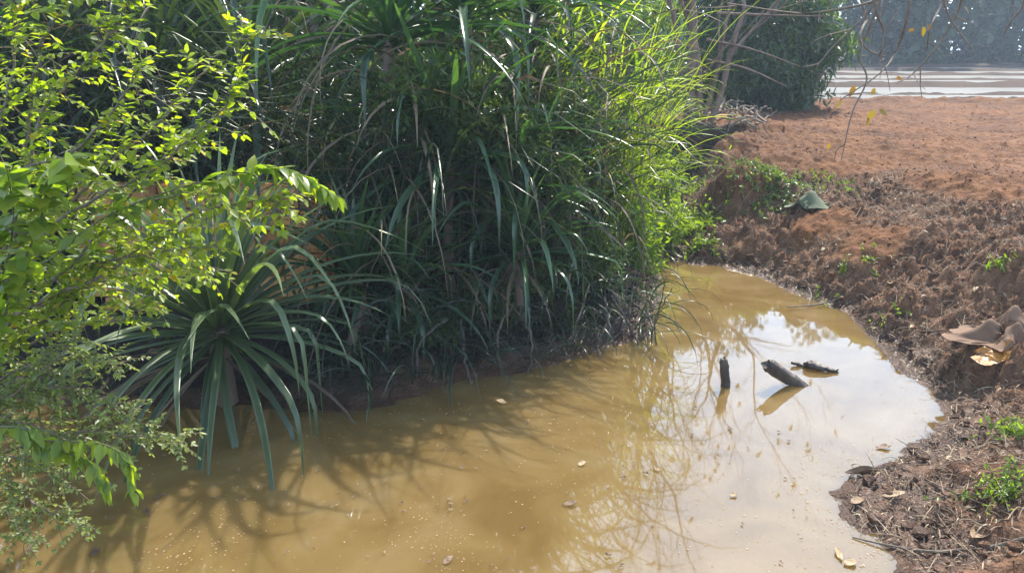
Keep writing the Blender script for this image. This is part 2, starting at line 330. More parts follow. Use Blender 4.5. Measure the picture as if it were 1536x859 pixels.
bp2 = n.new('ShaderNodeBump'); bp2.inputs['Strength'].default_value = .6; bp2.inputs['Distance'].default_value = .06; l.new(n1.outputs['Fac'], bp2.inputs['Height']); l.new(bp2.outputs[0], bp.inputs['Normal'])
l.new(bp.outputs[0], b.inputs['Normal'])
M['soil'] = m
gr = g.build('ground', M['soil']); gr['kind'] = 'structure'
# fast look-up of the ground height
def gz(x, y):
    x = np.atleast_1d(np.asarray(x, float)); y = np.atleast_1d(np.asarray(y, float))
    i = np.clip(np.searchsorted(xs, x) - 1, 0, nx - 2); j = np.clip(np.searchsorted(ys, y) - 1, 0, ny - 2)
    u = (x - xs[i]) / (xs[i+1] - xs[i]); v = (y - ys[j]) / (ys[j+1] - ys[j])
    return (Z[j, i] * (1-u) + Z[j, i+1] * u) * (1-v) + (Z[j+1, i] * (1-u) + Z[j+1, i+1] * u) * v
def gnd(px, py):                                     # photo point -> ground point
    d = ray(px, py); o = np.array([0, 0, CAMZ]); s = np.linspace(1.5, 60, 4000)
    q = o + d[None] * s[:, None]; k = np.argmax(q[:, 2] < np.maximum(gz(q[:, 0], q[:, 1]), 0)); return q[k]

# pond water: opaque silt-laden water, a body rather than a sheet
g = Geo()
sh = shore.copy(); c0 = sh.mean(0)
wx = np.linspace(-5.2, 4.6, 12); wy = np.linspace(1.2, 17, 18); WX, WY = np.meshgrid(wx, wy); wi = np.arange(WX.size).reshape(WX.shape)
g.add(np.stack([WX, WY, 0 * WX], -1), np.stack([wi[:-1, :-1], wi[:-1, 1:], wi[1:, 1:], wi[1:, :-1]], -1).reshape(-1, 4), .5)
m, n, l, b, out = newmat('muddy_water')
geo = n.new('ShaderNodeNewGeometry')
n1 = n.new('ShaderNodeTexNoise'); n1.inputs['Scale'].default_value = 1.5; n1.inputs['Detail'].default_value = 6; n1.inputs['Distortion'].default_value = 1.6; l.new(geo.outputs['Position'], n1.inputs['Vector'])
r = rampnode(n, [(.3, (.122, .075, .024)), (.55, (.164, .108, .040)), (.75, (.192, .137, .064))]); l.new(n1.outputs['Fac'], r.inputs[0]); l.new(r.outputs[0], b.inputs['Base Color'])
b.inputs['Roughness'].default_value = .03; b.inputs['IOR'].default_value = 1.5; b.inputs['Specular IOR Level'].default_value = 1.0
b.subsurface_method = 'BURLEY'; b.inputs['Subsurface Weight'].default_value = .85; b.inputs['Subsurface Radius'].default_value = (1, .8, .45); b.inputs['Subsurface Scale'].default_value = .2
n2 = n.new('ShaderNodeTexNoise'); n2.inputs['Scale'].default_value = 3; n2.inputs['Detail'].default_value = 3; l.new(geo.outputs['Position'], n2.inputs['Vector'])
bp = n.new('ShaderNodeBump'); bp.inputs['Strength'].default_value = .012; bp.inputs['Distance'].default_value = .04; l.new(n2.outputs['Fac'], bp.inputs['Height']); l.new(bp.outputs[0], b.inputs['Normal'])
wo = g.build('pond_water', m); wo['kind'] = 'structure'

# flooded paddies beyond the field
g = Geo(); g.add([(-120, 21.0, .82), (120, 21.0, .82), (120, 56, .82), (-120, 56, .82)], [[0, 1, 2, 3]])
m, n, l, b, out = newmat('paddy_water')
geo = n.new('ShaderNodeNewGeometry'); n1 = n.new('ShaderNodeTexNoise'); n1.inputs['Scale'].default_value = .5; n1.inputs['Detail'].default_value = 6; l.new(geo.outputs['Position'], n1.inputs['Vector'])
r = rampnode(n, [(.35, (.12, .118, .11)), (.65, (.19, .188, .18))]); l.new(n1.outputs['Fac'], r.inputs[0]); l.new(r.outputs[0], b.inputs['Base Color']); b.inputs['Roughness'].default_value = .3
pw = g.build('paddy_water', m); pw['kind'] = 'structure'

# ------------------------------------------------------------------ plant builders
def to_az(v): return math.atan2(v[0], v[1])
def screwpine(pos, heart_z, n, L, w, label, seed=0, stem_r=.05, lean=(0, 0), mat='screw', group=None, el=(1.35, -.35), kinks=.4, detail=False, front=0):
    base = np.array([pos[0], pos[1], max(float(gz(pos[0], pos[1])[0]), -.25)])
    t = thing('screwpine', label, 'screwpine', tuple(base), group)
    top = np.array([pos[0] + lean[0], pos[1] + lean[1], heart_z])
    g = Geo(); pts = smooth_path([base - [0, 0, .05], (base * .55 + top * .45) + [N(1, .04)[0], N(1, .04)[0], 0], top]); tube(g, pts, np.linspace(stem_r * 1.2, stem_r, len(pts)), 8)
    g.build('stem', M['bark'], t)
    k = np.arange(n); az = k * 2.39996 + N(n, .15)
    f = (k + .5) / n                                   # inner young blades upright, outer ones hanging
    e = el[0] * (1 - f ** 1.25) + el[1] * f ** 1.25 + N(n, .10)
    b0 = top + np.stack([np.sin(az), np.cos(az), 0 * az], -1) * stem_r * .6 + np.stack([0*f, 0*f, (.14 - .26 * f) * L[1] * .5], -1)
    g = Geo(); kk = U(.45, .75, n); ka = np.where(U(0, 1, n) < kinks, U(.7, 1.5, n), 0)
    blades(g, b0, az, U(*L, n) * (.75 + .35 * np.sin(f * 2.6)), e, .45 + 1.0 * f + N(n, .15), w * U(.8, 1.15, n), 12, 'screw', .42 if detail else .35, kk, ka,
           np.clip(.72 - .5 * f + N(n, .12), 0, .93), .28, 1.6, 5 if detail else 3)
    nd = max(3, n // 9); az = U(0, 6.28, nd)
    g.build('blades', M[mat], t)
    g = Geo(); b1 = top + np.stack([np.sin(az), np.cos(az), 0 * az], -1) * stem_r - [0, 0, .12 * L[1]]
    blades(g, b1, az, U(L[0] * .6, L[1] * .8, nd), U(-.5, .2, nd), U(.9, 1.4, nd), w * .7, 9, 'screw', .3, None, None, None, .6)
    g.build('dead_blades', M['dead_blade'], t)
    return t

def branch_sys(g, path, r0, r1, sides=5): 
    tube(g, path, np.linspace(r0, r1, len(path)), sides)
def shrub(name, stems, label, cat, mat, leaf, twig_len, spacing, leafsp, group=None, base=None, r0=.012, droop=.2, density=1., tintc=.5, dirs=None):
    st = [smooth_path(s, 7) for s in stems]
    base = st[0][0] if base is None else base
    t = thing(name, label, cat, tuple(base), group)
    gl = Geo(); LP, LD, LU, LS = [], [], [], []
    gs = Geo()
    for p in st:
        L = np.linalg.norm(np.diff(p, axis=0), axis=1).sum()
        tube(gs, p + N(p.shape, .006), np.linspace(r0, .0025, len(p)), 5)
        nsub = int(L / spacing)
        for i in range(nsub):
            s = (.12 + .88 * (i + U(0, 1)) / nsub); k = min(int(s * (len(p) - 1)), len(p) - 2); q = p[k] + (p[k+1] - p[k]) * (s * (len(p)-1) - k)
            tan = nrm(p[k+1] - p[k])
            dd = nrm(tan * U(.3, 1.) + rand_dir(1)[0] * .9 + np.array([.12, 0, .12]))
            tl = U(*twig_len) * (1.05 - .45 * s)
            m_ = max(4, int(tl / leafsp)); ss = np.linspace(0, 1, m_)
            tp = q + dd * tl * ss[:, None] + np.array([0, 0, -1]) * (droop * tl * ss**2)[:, None] + N((m_, 3), .002)
            tube(gs, tp[::max(1, m_ // 4)] if m_ > 6 else tp, .0016, 3, cap=False)
            td = nrm(np.gradient(tp, axis=0)); upv = nrm(np.array([0, 0, 1]) + rand_dir(1)[0] * .45)
            sd_ = nrm(np.cross(td, upv)); sg = np.where(np.arange(m_) % 2 == 0, 1, -1)[:, None]
            for sgn in (1, -1):
                keep = U(0, 1, m_) < density
                LP.append(tp[keep]); LD.append((td * .55 + sd_ * sgn + np.array([0, 0, -.15]) + N((m_, 3), .22))[keep]); LU.append((upv + N((m_, 3), .3))[keep]); LS.append(np.full(keep.sum(), U(.8, 1.15)))
            LP.append(tp[-1:]); LD.append(td[-1:]); LU.append(upv[None]); LS.append(np.ones(1))
    gs.build('stems', M['twig'], t)
    LP, LD, LU, LS = map(np.concatenate, (LP, LD, LU, LS)); n_ = len(LP)
    sz = U(leaf[0], leaf[1], n_) * LS
    tt = np.clip(N(n_, .2) + tintc + .0 * LP[:, 2], 0, 1); tt[U(0, 1, n_) < .02] = 1
    leaves(gl, LP, LD, LU, sz, sz * U(.5, .7, n_), tt)
    gl.build('leaves', M[mat], t)
    return t
def leafy_spray(name, stems, label, cat, mat, leaf, every, base=None, group=None, r0=.006, wr=.42, hang=.5, pair=True, tintc=.55, big=True, stem_mat='green_stem', loose=.2):
    st = [smooth_path(s, 6) for s in stems]; base = st[0][0] if base is None else base
    t = thing(name, label, cat, tuple(base), group); gs, gl = Geo(), Geo()
    for p in st:
        tube(gs, p, np.linspace(r0, r0 * .3, len(p)), 5)
        L = np.linalg.norm(np.diff(p, axis=0), axis=1).sum(); m_ = max(2, int(L / every))
        s = np.linspace(.15, 1, m_) * (len(p) - 1); k = np.minimum(s.astype(int), len(p) - 2); q = p[k] + (p[k+1] - p[k]) * (s - k)[:, None]
        td = nrm(p[k+1] - p[k]); sd_ = nrm(np.cross(td, np.array([0, 0, 1.]) + .01))
        for sg in ((1, -1) if pair else (1,)):
            dd = td * .6 + sd_ * sg * U(.5, 1., m_)[:, None] + np.array([0, 0, -1]) * (hang * U(.4, 1.2, m_))[:, None] + N((m_, 3), loose)
            sz = U(leaf[0], leaf[1], m_)
            leaves(gl, q + N((m_, 3), .004), dd, np.array([0, 0, 1.]) + N((m_, 3), .35), sz, sz * wr, np.clip(N(m_, .18) + tintc, 0, 1), big, .2, .18)
    gs.build('stem', M[stem_mat], t); gl.build('leaves', M[mat], t)
    return t
def herb_cloud(name, c, rad, nst, label, cat, mat, leaf, lps, group=None, tintc=.5, wr=.35, up=.8, big=False, base=None, r0=.006):
    """a bushy weed: stems from a base fanning through an ellipsoid, leaves along each stem"""
    c = np.array(c); rad = np.array(rad)
    base = np.array([c[0], c[1], gz(c[0], c[1])[0]]) if base is None else np.array(base)
    t = thing(name, label, cat, tuple(base), group); gs, gl = Geo(), Geo()
    for i in range(nst):
        tip = c + rand_dir(1)[0] * rad * U(.35, 1.0) ** .6
        b0 = base + N(3, .3) * np.array([rad[0], rad[1], 0]) * .7; b0[2] = max(gz(b0[0], b0[1])[0], -.1)
        if c[2] - base[2] > 1 and i > 2: b0 = c + N(3, .5) * rad + [0, .3, -.5]
        mid = (b0 + tip) / 2 + N(3, .12) * rad + [0, 0, .12]
        p = smooth_path([b0, mid, tip], 6); tube(gs, p, np.linspace(r0, r0 * .35, len(p)) * (1 if c[2] - base[2] < 1 else .6), 4, cap=False)
        s = U(.35 if c[2] - base[2] < 1 or i > 2 else .74, 1, lps) * (len(p) - 1); k = np.minimum(s.astype(int), len(p) - 2); q = p[k] + (p[k+1] - p[k]) * (s - k)[:, None]
        td = nrm(p[k+1] - p[k])
        sz = U(leaf[0], leaf[1], lps)
        off = rand_dir(lps)
        leaves(gl, q + off * .03 * leaf[1] / .06, td * .4 + off + [0, 0, -.2], np.array([0, 0, up]) + N((lps, 3), .5), sz, sz * wr * U(.8, 1.2, lps), np.clip(N(lps, .2) + tintc, 0, 1), big, .2)
    gs.build('stem', M['green_stem'], t); gl.build('leaves', M[mat], t)
    return t

# ------------------------------------------------------------------ far setting: woodland, trees
g = Geo(); gt = []
nt_ = 80
tx = np.linspace(-55, 85, nt_) + N(nt_, 1.5); ty = 57 + U(0, 14, nt_); th = U(12, 21, nt_)
for i in range(nt_):
    nl = 2300 if -4 < tx[i] - .3 * 0 < 62 else 420
    lean = N(2, .6)
    pts = smooth_path([[tx[i], ty[i], .9], [tx[i] + lean[0] * .5, ty[i], th[i] * .45], [tx[i] + lean[0], ty[i] + lean[1], th[i] * .9]], 4)
    pts[:, 1] -= U(0, 2.5); tube(g, pts, np.linspace(.17, .05, len(pts)), 5, t=U(.9, 1.3))
    nb = 17; cc = np.stack([tx[i] + N(nb, 1.7), ty[i] + N(nb, 1.7), U(.8, th[i], nb)], -1); rr = U(.9, 2.1, nb)
    w_ = rng.integers(0, nb, nl); p = cc[w_] + rand_dir(nl) * (rr[w_] * U(.5, 1, nl) ** .4)[:, None]
    p[:, 2] = np.maximum(p[:, 2], .95)
    sz = U(.32, .75, nl) * (1 if nl > 1000 else 1.7); leaves(g, p, rand_dir(nl) + [0, 0, -.4], np.array([0, -.3, 1.]) + N((nl, 3), .6), sz, sz * .65, np.clip(N(nl, .12) + .38 + N(nb, .22)[w_], 0, .88))
fw = g.build('far_woodland', M['far_leaf']); fw['kind'] = 'stuff'; fw['label'] = 'hazy blue green woodland beyond the flooded paddies'; fw['category'] = 'woodland'

def leafy_tree(name, pos, height, crown_c, crown_r, nclump, nleaf, leaf, label, cat, mat, hang=.6, group=None, trunk_r=.12, wr=.25, tintc=.45, ntr=3, clump=(.35, .8)):
    base = np.array([pos[0], pos[1], gz(pos[0], pos[1])[0]]); t = thing(name, label, cat, tuple(base), group)
    gt, gl = Geo(), Geo(); crown_c = np.array(crown_c); crown_r = np.array(crown_r)
    cl = crown_c + rand_dir(nclump) * crown_r * (U(.25, 1, nclump) ** .5)[:, None]
    for k in range(ntr):
        b0 = base + [N(1, .15)[0], N(1, .15)[0], -.1]; tp = crown_c + rand_dir(1)[0] * crown_r * .6 + [0, 0, crown_r[2] * .3]
        p = smooth_path([b0, (b0 + tp) / 2 + N(3, .2), tp], 5); tube(gt, p, np.linspace(trunk_r, trunk_r * .25, len(p)), 6)
    for q in cl:
        s = base * .5 + crown_c * .5 + N(3, .2); p = smooth_path([s, (s + q) / 2 + N(3, .2) + [0, 0, .2], q], 4); tube(gt, p, np.linspace(trunk_r * .3, .012, len(p)), 4, cap=False)
    w_ = rng.integers(0, nclump, nleaf); rad = U(*clump, nclump)
    q = cl[w_] + rand_dir(nleaf) * (rad[w_] * U(.1, 1, nleaf) ** .5)[:, None] * np.array([1.1, 1.1, .8])
    q[:, 2] = np.maximum(q[:, 2], gz(q[:, 0], q[:, 1]) + .03)
    ct = N(nclump, .15)
    sz = U(*leaf, nleaf); leaves(gl, q, rand_dir(nleaf) + [0, 0, -hang], np.array([0, 0, 1.]) + N((nleaf, 3), .6), sz, sz * wr * U(.8, 1.2, nleaf), np.clip(N(nleaf, .16) + tintc + ct[w_], 0, 1))
    gt.build('trunk', M['bark'], t); gl.build('crown', M[mat], t)
    return t
q = P(1150, 90, 19.5); leafy_tree('bushy_tree', (q[0], 19.5), 5, [q[0], 19.5, 2.3], [1.35, 1.3, 2.1], 46, 16000, (.12, .26), 'dark bushy tree with drooping leaves at the far end of the red field', 'tree', 'tree_leaf', .8, tintc=.12, trunk_r=.06)
q = P(1232, 40, 20.5); leafy_tree('bushy_tree', (q[0] - .2, 20.5), 4.5, [q[0] - .1, 20.5, 3.1], [.75, .8, 1.3], 18, 2600, (.10, .2), 'smaller leafy tree coloured yellow green as the backlit right edge of the dark bushy tree', 'tree', 'herb_bright', .8, clump=(.25, .5))  # brighter leaf colour carries the backlit rim of the dark tree
q = P(1085, 60, 21.5); leafy_tree('bushy_tree', (q[0], 21.5), 6, [q[0] - .3, 21.5, 3.4], [1.5, 1.2, 2.8], 46, 13000, (.14, .28), 'mid green leafy tree behind the bare multi-stemmed trunk', 'tree', 'tree_leaf', .7, tintc=.22, trunk_r=.07)
q = P(975, 60, 16.5); leafy_tree('bushy_tree', (q[0], 16.5), 3.5, [q[0] - .2, 16.5, 2.2], [.8, .7, 1.3], 18, 3600, (.10, .2), 'low leafy tree just left of the bare trunk behind the reeds', 'tree', 'herb', .5, trunk_r=.06, tintc=.6)
for (x, y, h, lb) in ((-7.8, 11.5, 6.0, 'dense dark tree behind the thicket at far left'), (-4.6, 12.2, 5.8, 'dark leafy tree behind the thicket above the big screwpine'), (-2.7, 9.9, 6.2, 'tall dense tree added behind the middle left of the thicket to shade it'), (-5.0, 9.8, 6.4, 'tall dense tree added behind the left end of the thicket to shade it'), (-1.5, 12.0, 5.0, 'dark leafy tree behind the middle of the thicket'), (.1, 12.5, 3.2, 'dark leafy tree behind the right end of the thicket')):  # the two tall dense trees are added to shade the thicket's top left
    leafy_tree('bushy_tree', (x, y), h, [x, y, h * .55], [1.7, 1.2, h * .45], 34, 6500, (.14, .3), lb, 'tree', 'tree_leaf', .6, tintc=.4, clump=(.5, .9))

# bare multi-stemmed tree on the cut bank
def grow(g, p0, d, L, r, lev, maxlev, up=.15, spread=.55, tips=None):
    nseg = 5; pts = [p0]; dd = d.copy()
    for i in range(nseg):
        dd = nrm(dd + rand_dir(1)[0] * .16 + np.array([0, 0, up * .25])); pts.append(pts[-1] + dd * L / nseg)
    pts = np.array(pts); tube(g, pts, np.linspace(r, r * .62, len(pts)), 7 if lev == 0 else (5 if lev < 3 else 3), cap=lev == 0)
    if lev >= maxlev:
        if tips is not None: tips.append((pts[-1], dd))
        return
    for k in range(2 if lev < 1 else rng.integers(2, 4)):
        s = 1.0 if k == 0 else U(.35, .95); q = pts[min(int(s * nseg), nseg)]
        nd = nrm(dd + rand_dir(1)[0] * spread + np.array([0, 0, up]))
        grow(g, q, nd, L * U(.6, .85), r * (.62 if k == 0 else .48), lev + 1, maxlev, up, spread, tips)
TB = P(1042, 172, 14.1); TB[2] = gz(TB[0], TB[1])[0]
t = thing('bare_tree', 'bare tree with several reddish brown stems on the dark cut bank', 'tree', tuple(TB))
tips = []
for k, (ox, oy, dx, dz, L, r) in enumerate(((-.13, 0, .05, 1, 2.3, .095), (.05, .1, .13, 1, 2.1, .075), (.2, -.05, .36, 1, 2.0, .06), (.0, -.12, -.18, 1, 2.0, .055), (.12, .05, .22, 1, 1.9, .045))):
    g = Geo(); grow(g, TB + [ox, oy, -.15], nrm(np.array([dx, .02 * k, dz])), L, r, 0, 6, .16, .62, tips); g.build('stem', M['bark'], t)
g = Geo()
for a, bb in (((1075, 20), (1240, 25)), ((1060, 90), (1180, 130)), ((1060, 60), (1200, 100)), ((1050, 120), (1120, 30)), ((1055, 140), (1100, 80))):
    p = smooth_path([P(*a, TB[1]), (P(*a, TB[1]) + P(*bb, TB[1] - .6)) / 2 + N(3, .12), P(*bb, TB[1] - .6)], 6); tube(g, p, np.linspace(.028, .008, len(p)), 5)
g.build('side_branch', M['bark'], t)
g = Geo(); k = rng.choice(len(tips), min(len(tips), 160), False); tp = np.array([tips[i][0] for i in k])
leaves(g, tp, rand_dir(len(tp)) + [0, 0, -.8], rand_dir(len(tp)) * .6 + [0, 0, 1], U(.10, .18, len(tp)), U(.05, .08, len(tp)), None, True)
g.build('leaves', M['yellow_leaf'], t)

# ------------------------------------------------------------------ thicket: laterite wall, grass mass, screwpines, weeds
M['laterite'] = solid_mat('laterite', [(.2, (.19, .085, .035)), (.5, (.48, .24, .08)), (.8, (.6, .36, .14))], .9, 6, .7, .2, (1, 1, 1), 35)
WY_ = 6.6; t0 = P(505, 440, WY_)
g = Geo()
wx0, wx1 = P(150, 400, WY_)[0], t0[0]
zrow = gz((wx0 + wx1) / 2, WY_ + .05)[0] - .1; row = 0
while zrow < 1.12:
    hgt = .19; x = wx0 - (.2 if row % 2 else 0)
    while x < wx1 - .05:
        w_ = min(.38, wx1 - x); a = U(-.012, .012); e = .006
        x0, x1, y0, y1, z0, z1 = x + e, x + w_ - e, WY_ + a, WY_ + .22, zrow + e, zrow + hgt - e
        gx = 5; uu, vv = np.meshgrid(np.linspace(0, 1, gx), np.linspace(0, 1, 4)); fr = np.stack([x0 + (x1 - x0) * uu, y0 + N(uu.shape, .006), z0 + (z1 - z0) * vv], -1)
        ii = np.arange(gx * 4).reshape(4, gx); tt = U(.3, .7)
        g.add(fr, np.stack([ii[:-1, :-1], ii[:-1, 1:], ii[1:, 1:], ii[1:, :-1]], -1).reshape(-1, 4), tt)
        g.add([fr[0, 0], fr[0, -1], fr[-1, -1], fr[-1, 0], (x0, y1, z0), (x1, y1, z0), (x1, y1, z1), (x0, y1, z1)], [[0, 4, 5, 1], [1, 5, 6, 2], [2, 6, 7, 3], [3, 7, 4, 0], [4, 7, 6, 5]], tt)
        x += w_
    zrow += hgt; row += 1
o = g.build('laterite_wall', M['laterite'], smooth=False, origin=(t0[0], WY_, .2)); tag(o, 'low orange laterite block wall half hidden behind the big screwpine', 'wall')

# left bank front line: world points along the waterline under the thicket
def front(x):                                        # y of the waterline for a given x
    fx = np.array([G(a, b_)[0] for a, b_ in shore_px[19:]])[::-1]; fy = np.array([G(a, b_)[1] for a, b_ in shore_px[19:]])[::-1]
    return np.interp(x, fx, fy)
# tall grass mass
g = Geo(); n_ = 2700
bx = np.where(U(0, 1, n_) < .15, U(-1.2, .7, n_), U(-6.5, .8, n_)); by = front(bx) + U(1.2, 3.4, n_); keep = ~((bx > -3.6) & (bx < -1.3) & (by < 7.45)); bx, by = bx[keep], by[keep]; n_ = len(bx)
base = np.stack([bx, by, gz(bx, by)], -1)
blades(g, base, math.pi + N(n_, 1.1), U(1.6, 3.3, n_) * (1 - .25 * sstep(0, 1.2, bx)), U(1.15, 1.5, n_), U(.9, 2.5, n_), U(.016, .04, n_), 9, 'grass', .3, None, None, np.clip(N(n_, .22) + .42, 0, .95), .8, 1.9)
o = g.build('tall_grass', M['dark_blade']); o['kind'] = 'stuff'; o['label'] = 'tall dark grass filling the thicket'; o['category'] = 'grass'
g = Geo(); n_ = 650
bx = U(-5.5, 1.0, n_); by = front(bx) + U(.7, 2.2, n_); keep = ~((bx > -3.4) & (bx < -1.35) & (by < 7.3)); bx, by = bx[keep], by[keep]; n_ = len(bx)
base = np.stack([bx, by, gz(bx, by) + U(.4, 2.4, n_)], -1)
blades(g, base, math.pi + N(n_, 1.0), U(.7, 1.7, n_), U(-.2, 1.0, n_), U(1.4, 2.4, n_), U(.012, .03, n_), 8, 'grass', .3, None, None, None, 1.2, 1.0)
o = g.build('dead_grass', M['dead_blade']); o['kind'] = 'stuff'; o['label'] = 'dry brown grass blades hanging in the thicket'; o['category'] = 'grass'

q = P(325, 500, 5.15)
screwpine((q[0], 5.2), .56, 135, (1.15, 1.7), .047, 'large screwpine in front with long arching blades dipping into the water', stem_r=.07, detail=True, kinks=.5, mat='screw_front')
SP = [ # px, heart py, y, blades, L, w, label
 (565, 410, 6.1, 50, (.7, 1.05), .045, 'dark screwpine right of the orange wall, its blades hanging over brown roots'),
 (655, 420, 6.25, 44, (.7, 1.05), .045, 'shaded screwpine between the root-edged one and the upright-fan one'),
 (818, 370, 6.5, 52, (.7, 1.15), .048, 'screwpine with an upright fan of blades at the middle of the dark thicket'),
 (740, 290, 6.8, 48, (.9, 1.4), .052, 'screwpine with pale shining blades above the upright-fan one'),
 (640, 230, 6.6, 48, (1.0, 1.5), .058, 'screwpine with long hanging blades left of the pale shining one'),
 (560, 50, 6.8, 54, (1.2, 1.8), .065, 'tall screwpine whose crown of broad blades meets the top of the picture'),
 (410, 130, 7.3, 44, (1.1, 1.7), .055, 'tall shaded screwpine above the orange wall'),
 (700, 20, 7.2, 50, (1.2, 1.8), .06, 'tall screwpine right of the one with the broad blades'),
 (815, 20, 8.2, 44, (1.1, 1.7), .055, 'tall screwpine next to the bright reeds'),
 (260, 110, 7.6, 50, (1.1, 1.7), .055, 'tall dark screwpine behind the bright leaves of the front shrub'),
 (100, 80, 7.4, 50, (1.1, 1.7), .055, 'dark screwpine second from the left edge, behind the front shrub'),
 (-40, 160, 7.0, 44, (1.0, 1.6), .055, 'dark screwpine at the left edge behind the front shrub'),
 (180, 290, 7.3, 40, (.8, 1.3), .05, 'low dark screwpine on top of the wall at left'),
]
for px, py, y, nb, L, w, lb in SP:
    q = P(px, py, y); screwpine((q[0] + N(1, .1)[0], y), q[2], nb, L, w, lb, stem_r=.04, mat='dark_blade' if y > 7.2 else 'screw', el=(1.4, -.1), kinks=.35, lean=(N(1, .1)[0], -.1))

g = Geo(); n_ = 330
bx = U(-1.35, 1.35, n_); by = front(bx) + U(.02, .9, n_) ** 1.3; base = np.stack([bx, by, gz(bx, by)], -1); base[:, 2] += U(0, .5, n_) * (U(0, 1, n_) < .4)
blades(g, base, math.pi + N(n_, .9), U(.35, 1.0, n_), U(.5, 1.4, n_), U(1.2, 2.6, n_), U(.010, .024, n_), 7, 'grass', .3, None, None, np.clip(N(n_, .22) + .35, 0, .95), .8, 1.5)
o = g.build('bank_grass', M['dark_blade']); o['kind'] = 'stuff'; o['label'] = 'shaded grass hanging over the waterline of the thicket'; o['category'] = 'grass'
# bright reeds at the right end of the thicket
def reed_clump(px, y, n, L, label, spread=.25, el=(1.0, 1.5), azc=2.2, azs=1.0, w=.03, mat='reed', tint=.55):
    x = P(px, 300, y)[0]; base0 = np.array([x, y, gz(x, y)[0]]); t = thing('reed_clump', label, 'reeds', tuple(base0), 'bright reeds at the end of the thicket')
    b0 = base0 + np.stack([N(n, spread), N(n, spread), 0 * np.zeros(n)], -1); b0[:, 2] = gz(b0[:, 0], b0[:, 1])
    ns = max(4, n // 8); gs = Geo(); 
    for i in range(ns):
        hh = U(*L) * .62; p = smooth_path([b0[i], b0[i] + [N(1, .05)[0], N(1, .05)[0], hh * .5], b0[i] + [N(1, .15)[0] + .1, N(1, .12)[0], hh]], 4); tube(gs, p, np.linspace(.009, .004, len(p)), 5)
    gs.build('canes', M['green_stem'], t)
    g = Geo(); k = rng.integers(0, ns, n); hz = U(0, 1, n) ** .8; b1 = b0[k] + np.stack([N(n, .03), N(n, .03), hz * U(L[0] * .5, L[1] * .55, n)], -1)
    blades(g, b1, azc + N(n, azs), U(*L, n) * .55, U(*el, n), U(1.0, 2.4, n), w * U(.7, 1.2, n), 10, 'grass', .3, None, None, np.clip(N(n, .2) + tint, 0, .95), .6, 1.7)
    g.build('blades', M[mat], t)
reed_clump(850, 8.0, 70, (2.4, 3.4), 'bright green reed clump arching over the water from the thicket top')
reed_clump(895, 8.9, 55, (2.4, 3.3), 'yellow green reed clump at the right edge of the thicket', azc=1.8)
reed_clump(810, 8.4, 60, (2.6, 3.6), 'tall reed clump left of the bright arching one', azc=2.6, tint=.45)
reed_clump(955, 11.0, 34, (1.8, 2.6), 'reed clump with upright blades furthest back beside the cut bank', azc=1.4, spread=.4)

x_ = P(985, 100, 8.6)[0]; b_ = np.array([x_ - .25, 8.6, gz(x_ - .25, 8.6)[0]]); t = thing('reed_clump', 'few tall light green reed blades standing at the very right edge of the thicket', 'reeds', tuple(b_), 'bright reeds at the end of the thicket')
g = Geo(); n_ = 26; blades(g, b_ + np.stack([N(n_, .12), N(n_, .15), U(0, .9, n_)], -1), 1.6 + N(n_, .8), U(1.5, 2.6, n_), U(1.25, 1.5, n_), U(.3, 1.5, n_), U(.018, .034, n_), 11, 'grass', .3, None, None, U(.45, .9, n_), .5, 2.4); g.build('blades', M['reed'], t)
g = Geo(); tube(g, smooth_path([b_ - [0, 0, .05], b_ + [.03, .02, .7], b_ + [.1, 0, 1.4]]), np.linspace(.009, .005, 13), 5); g.build('cane', M['green_stem'], t)
# weeds of the thicket
herb_cloud('leafy_weed', P(945, 330, 8.4), (.42, .4, .55), 46, 'bright green bushy weed at the water edge below the reeds', 'weed', 'herb_bright', (.05, .11), 22, tintc=.5)
herb_cloud('leafy_weed', P(965, 400, 8.3), (.35, .3, .3), 30, 'low bright weed leaning over the water at the right tip of the thicket', 'weed', 'herb_bright', (.04, .08), 20, tintc=.6)
herb_cloud('leafy_weed', P(900, 230, 8.6), (.45, .4, .6), 36, 'green weed with narrow leaves under the arching reeds', 'weed', 'herb', (.06, .12), 22, tintc=.65, wr=.3)
herb_cloud('leafy_weed', P(880, 455, 7.4), (.38, .3, .35), 34, 'dark leafy weed low on the bank with pale sprigs over the water', 'weed', 'herb', (.04, .08), 20, tintc=.45)
herb_cloud('leafy_weed', P(700, 470, 6.5), (.55, .25, .32), 44, 'dark small-leaved weed trailing down the bank to the waterline', 'weed', 'herb', (.03, .06), 24, tintc=.3, wr=.45)
herb_cloud('leafy_weed', P(800, 440, 6.9), (.45, .25, .35), 36, 'shaded small-leaved weed below the upright-fan screwpine', 'weed', 'herb', (.03, .07), 22, tintc=.3)
herb_cloud('leafy_weed', P(770, 90, 8.0), (.8, .5, .5), 60, 'leafy climber with glinting leaves at the top middle of the thicket', 'weed', 'herb', (.05, .10), 24, tintc=.5)
herb_cloud('leafy_weed', P(660, 170, 7.4), (.5, .3, .5), 36, 'leafy climber with small shining leaves left of the thicket middle', 'weed', 'herb', (.04, .09), 20, tintc=.45)
herb_cloud('leafy_weed', P(415, 290, 7.2), (.5, .3, .22), 34, 'dark broad-leaved climber hanging over the top of the orange wall', 'weed', 'herb', (.08, .15), 14, tintc=.2, wr=.6)
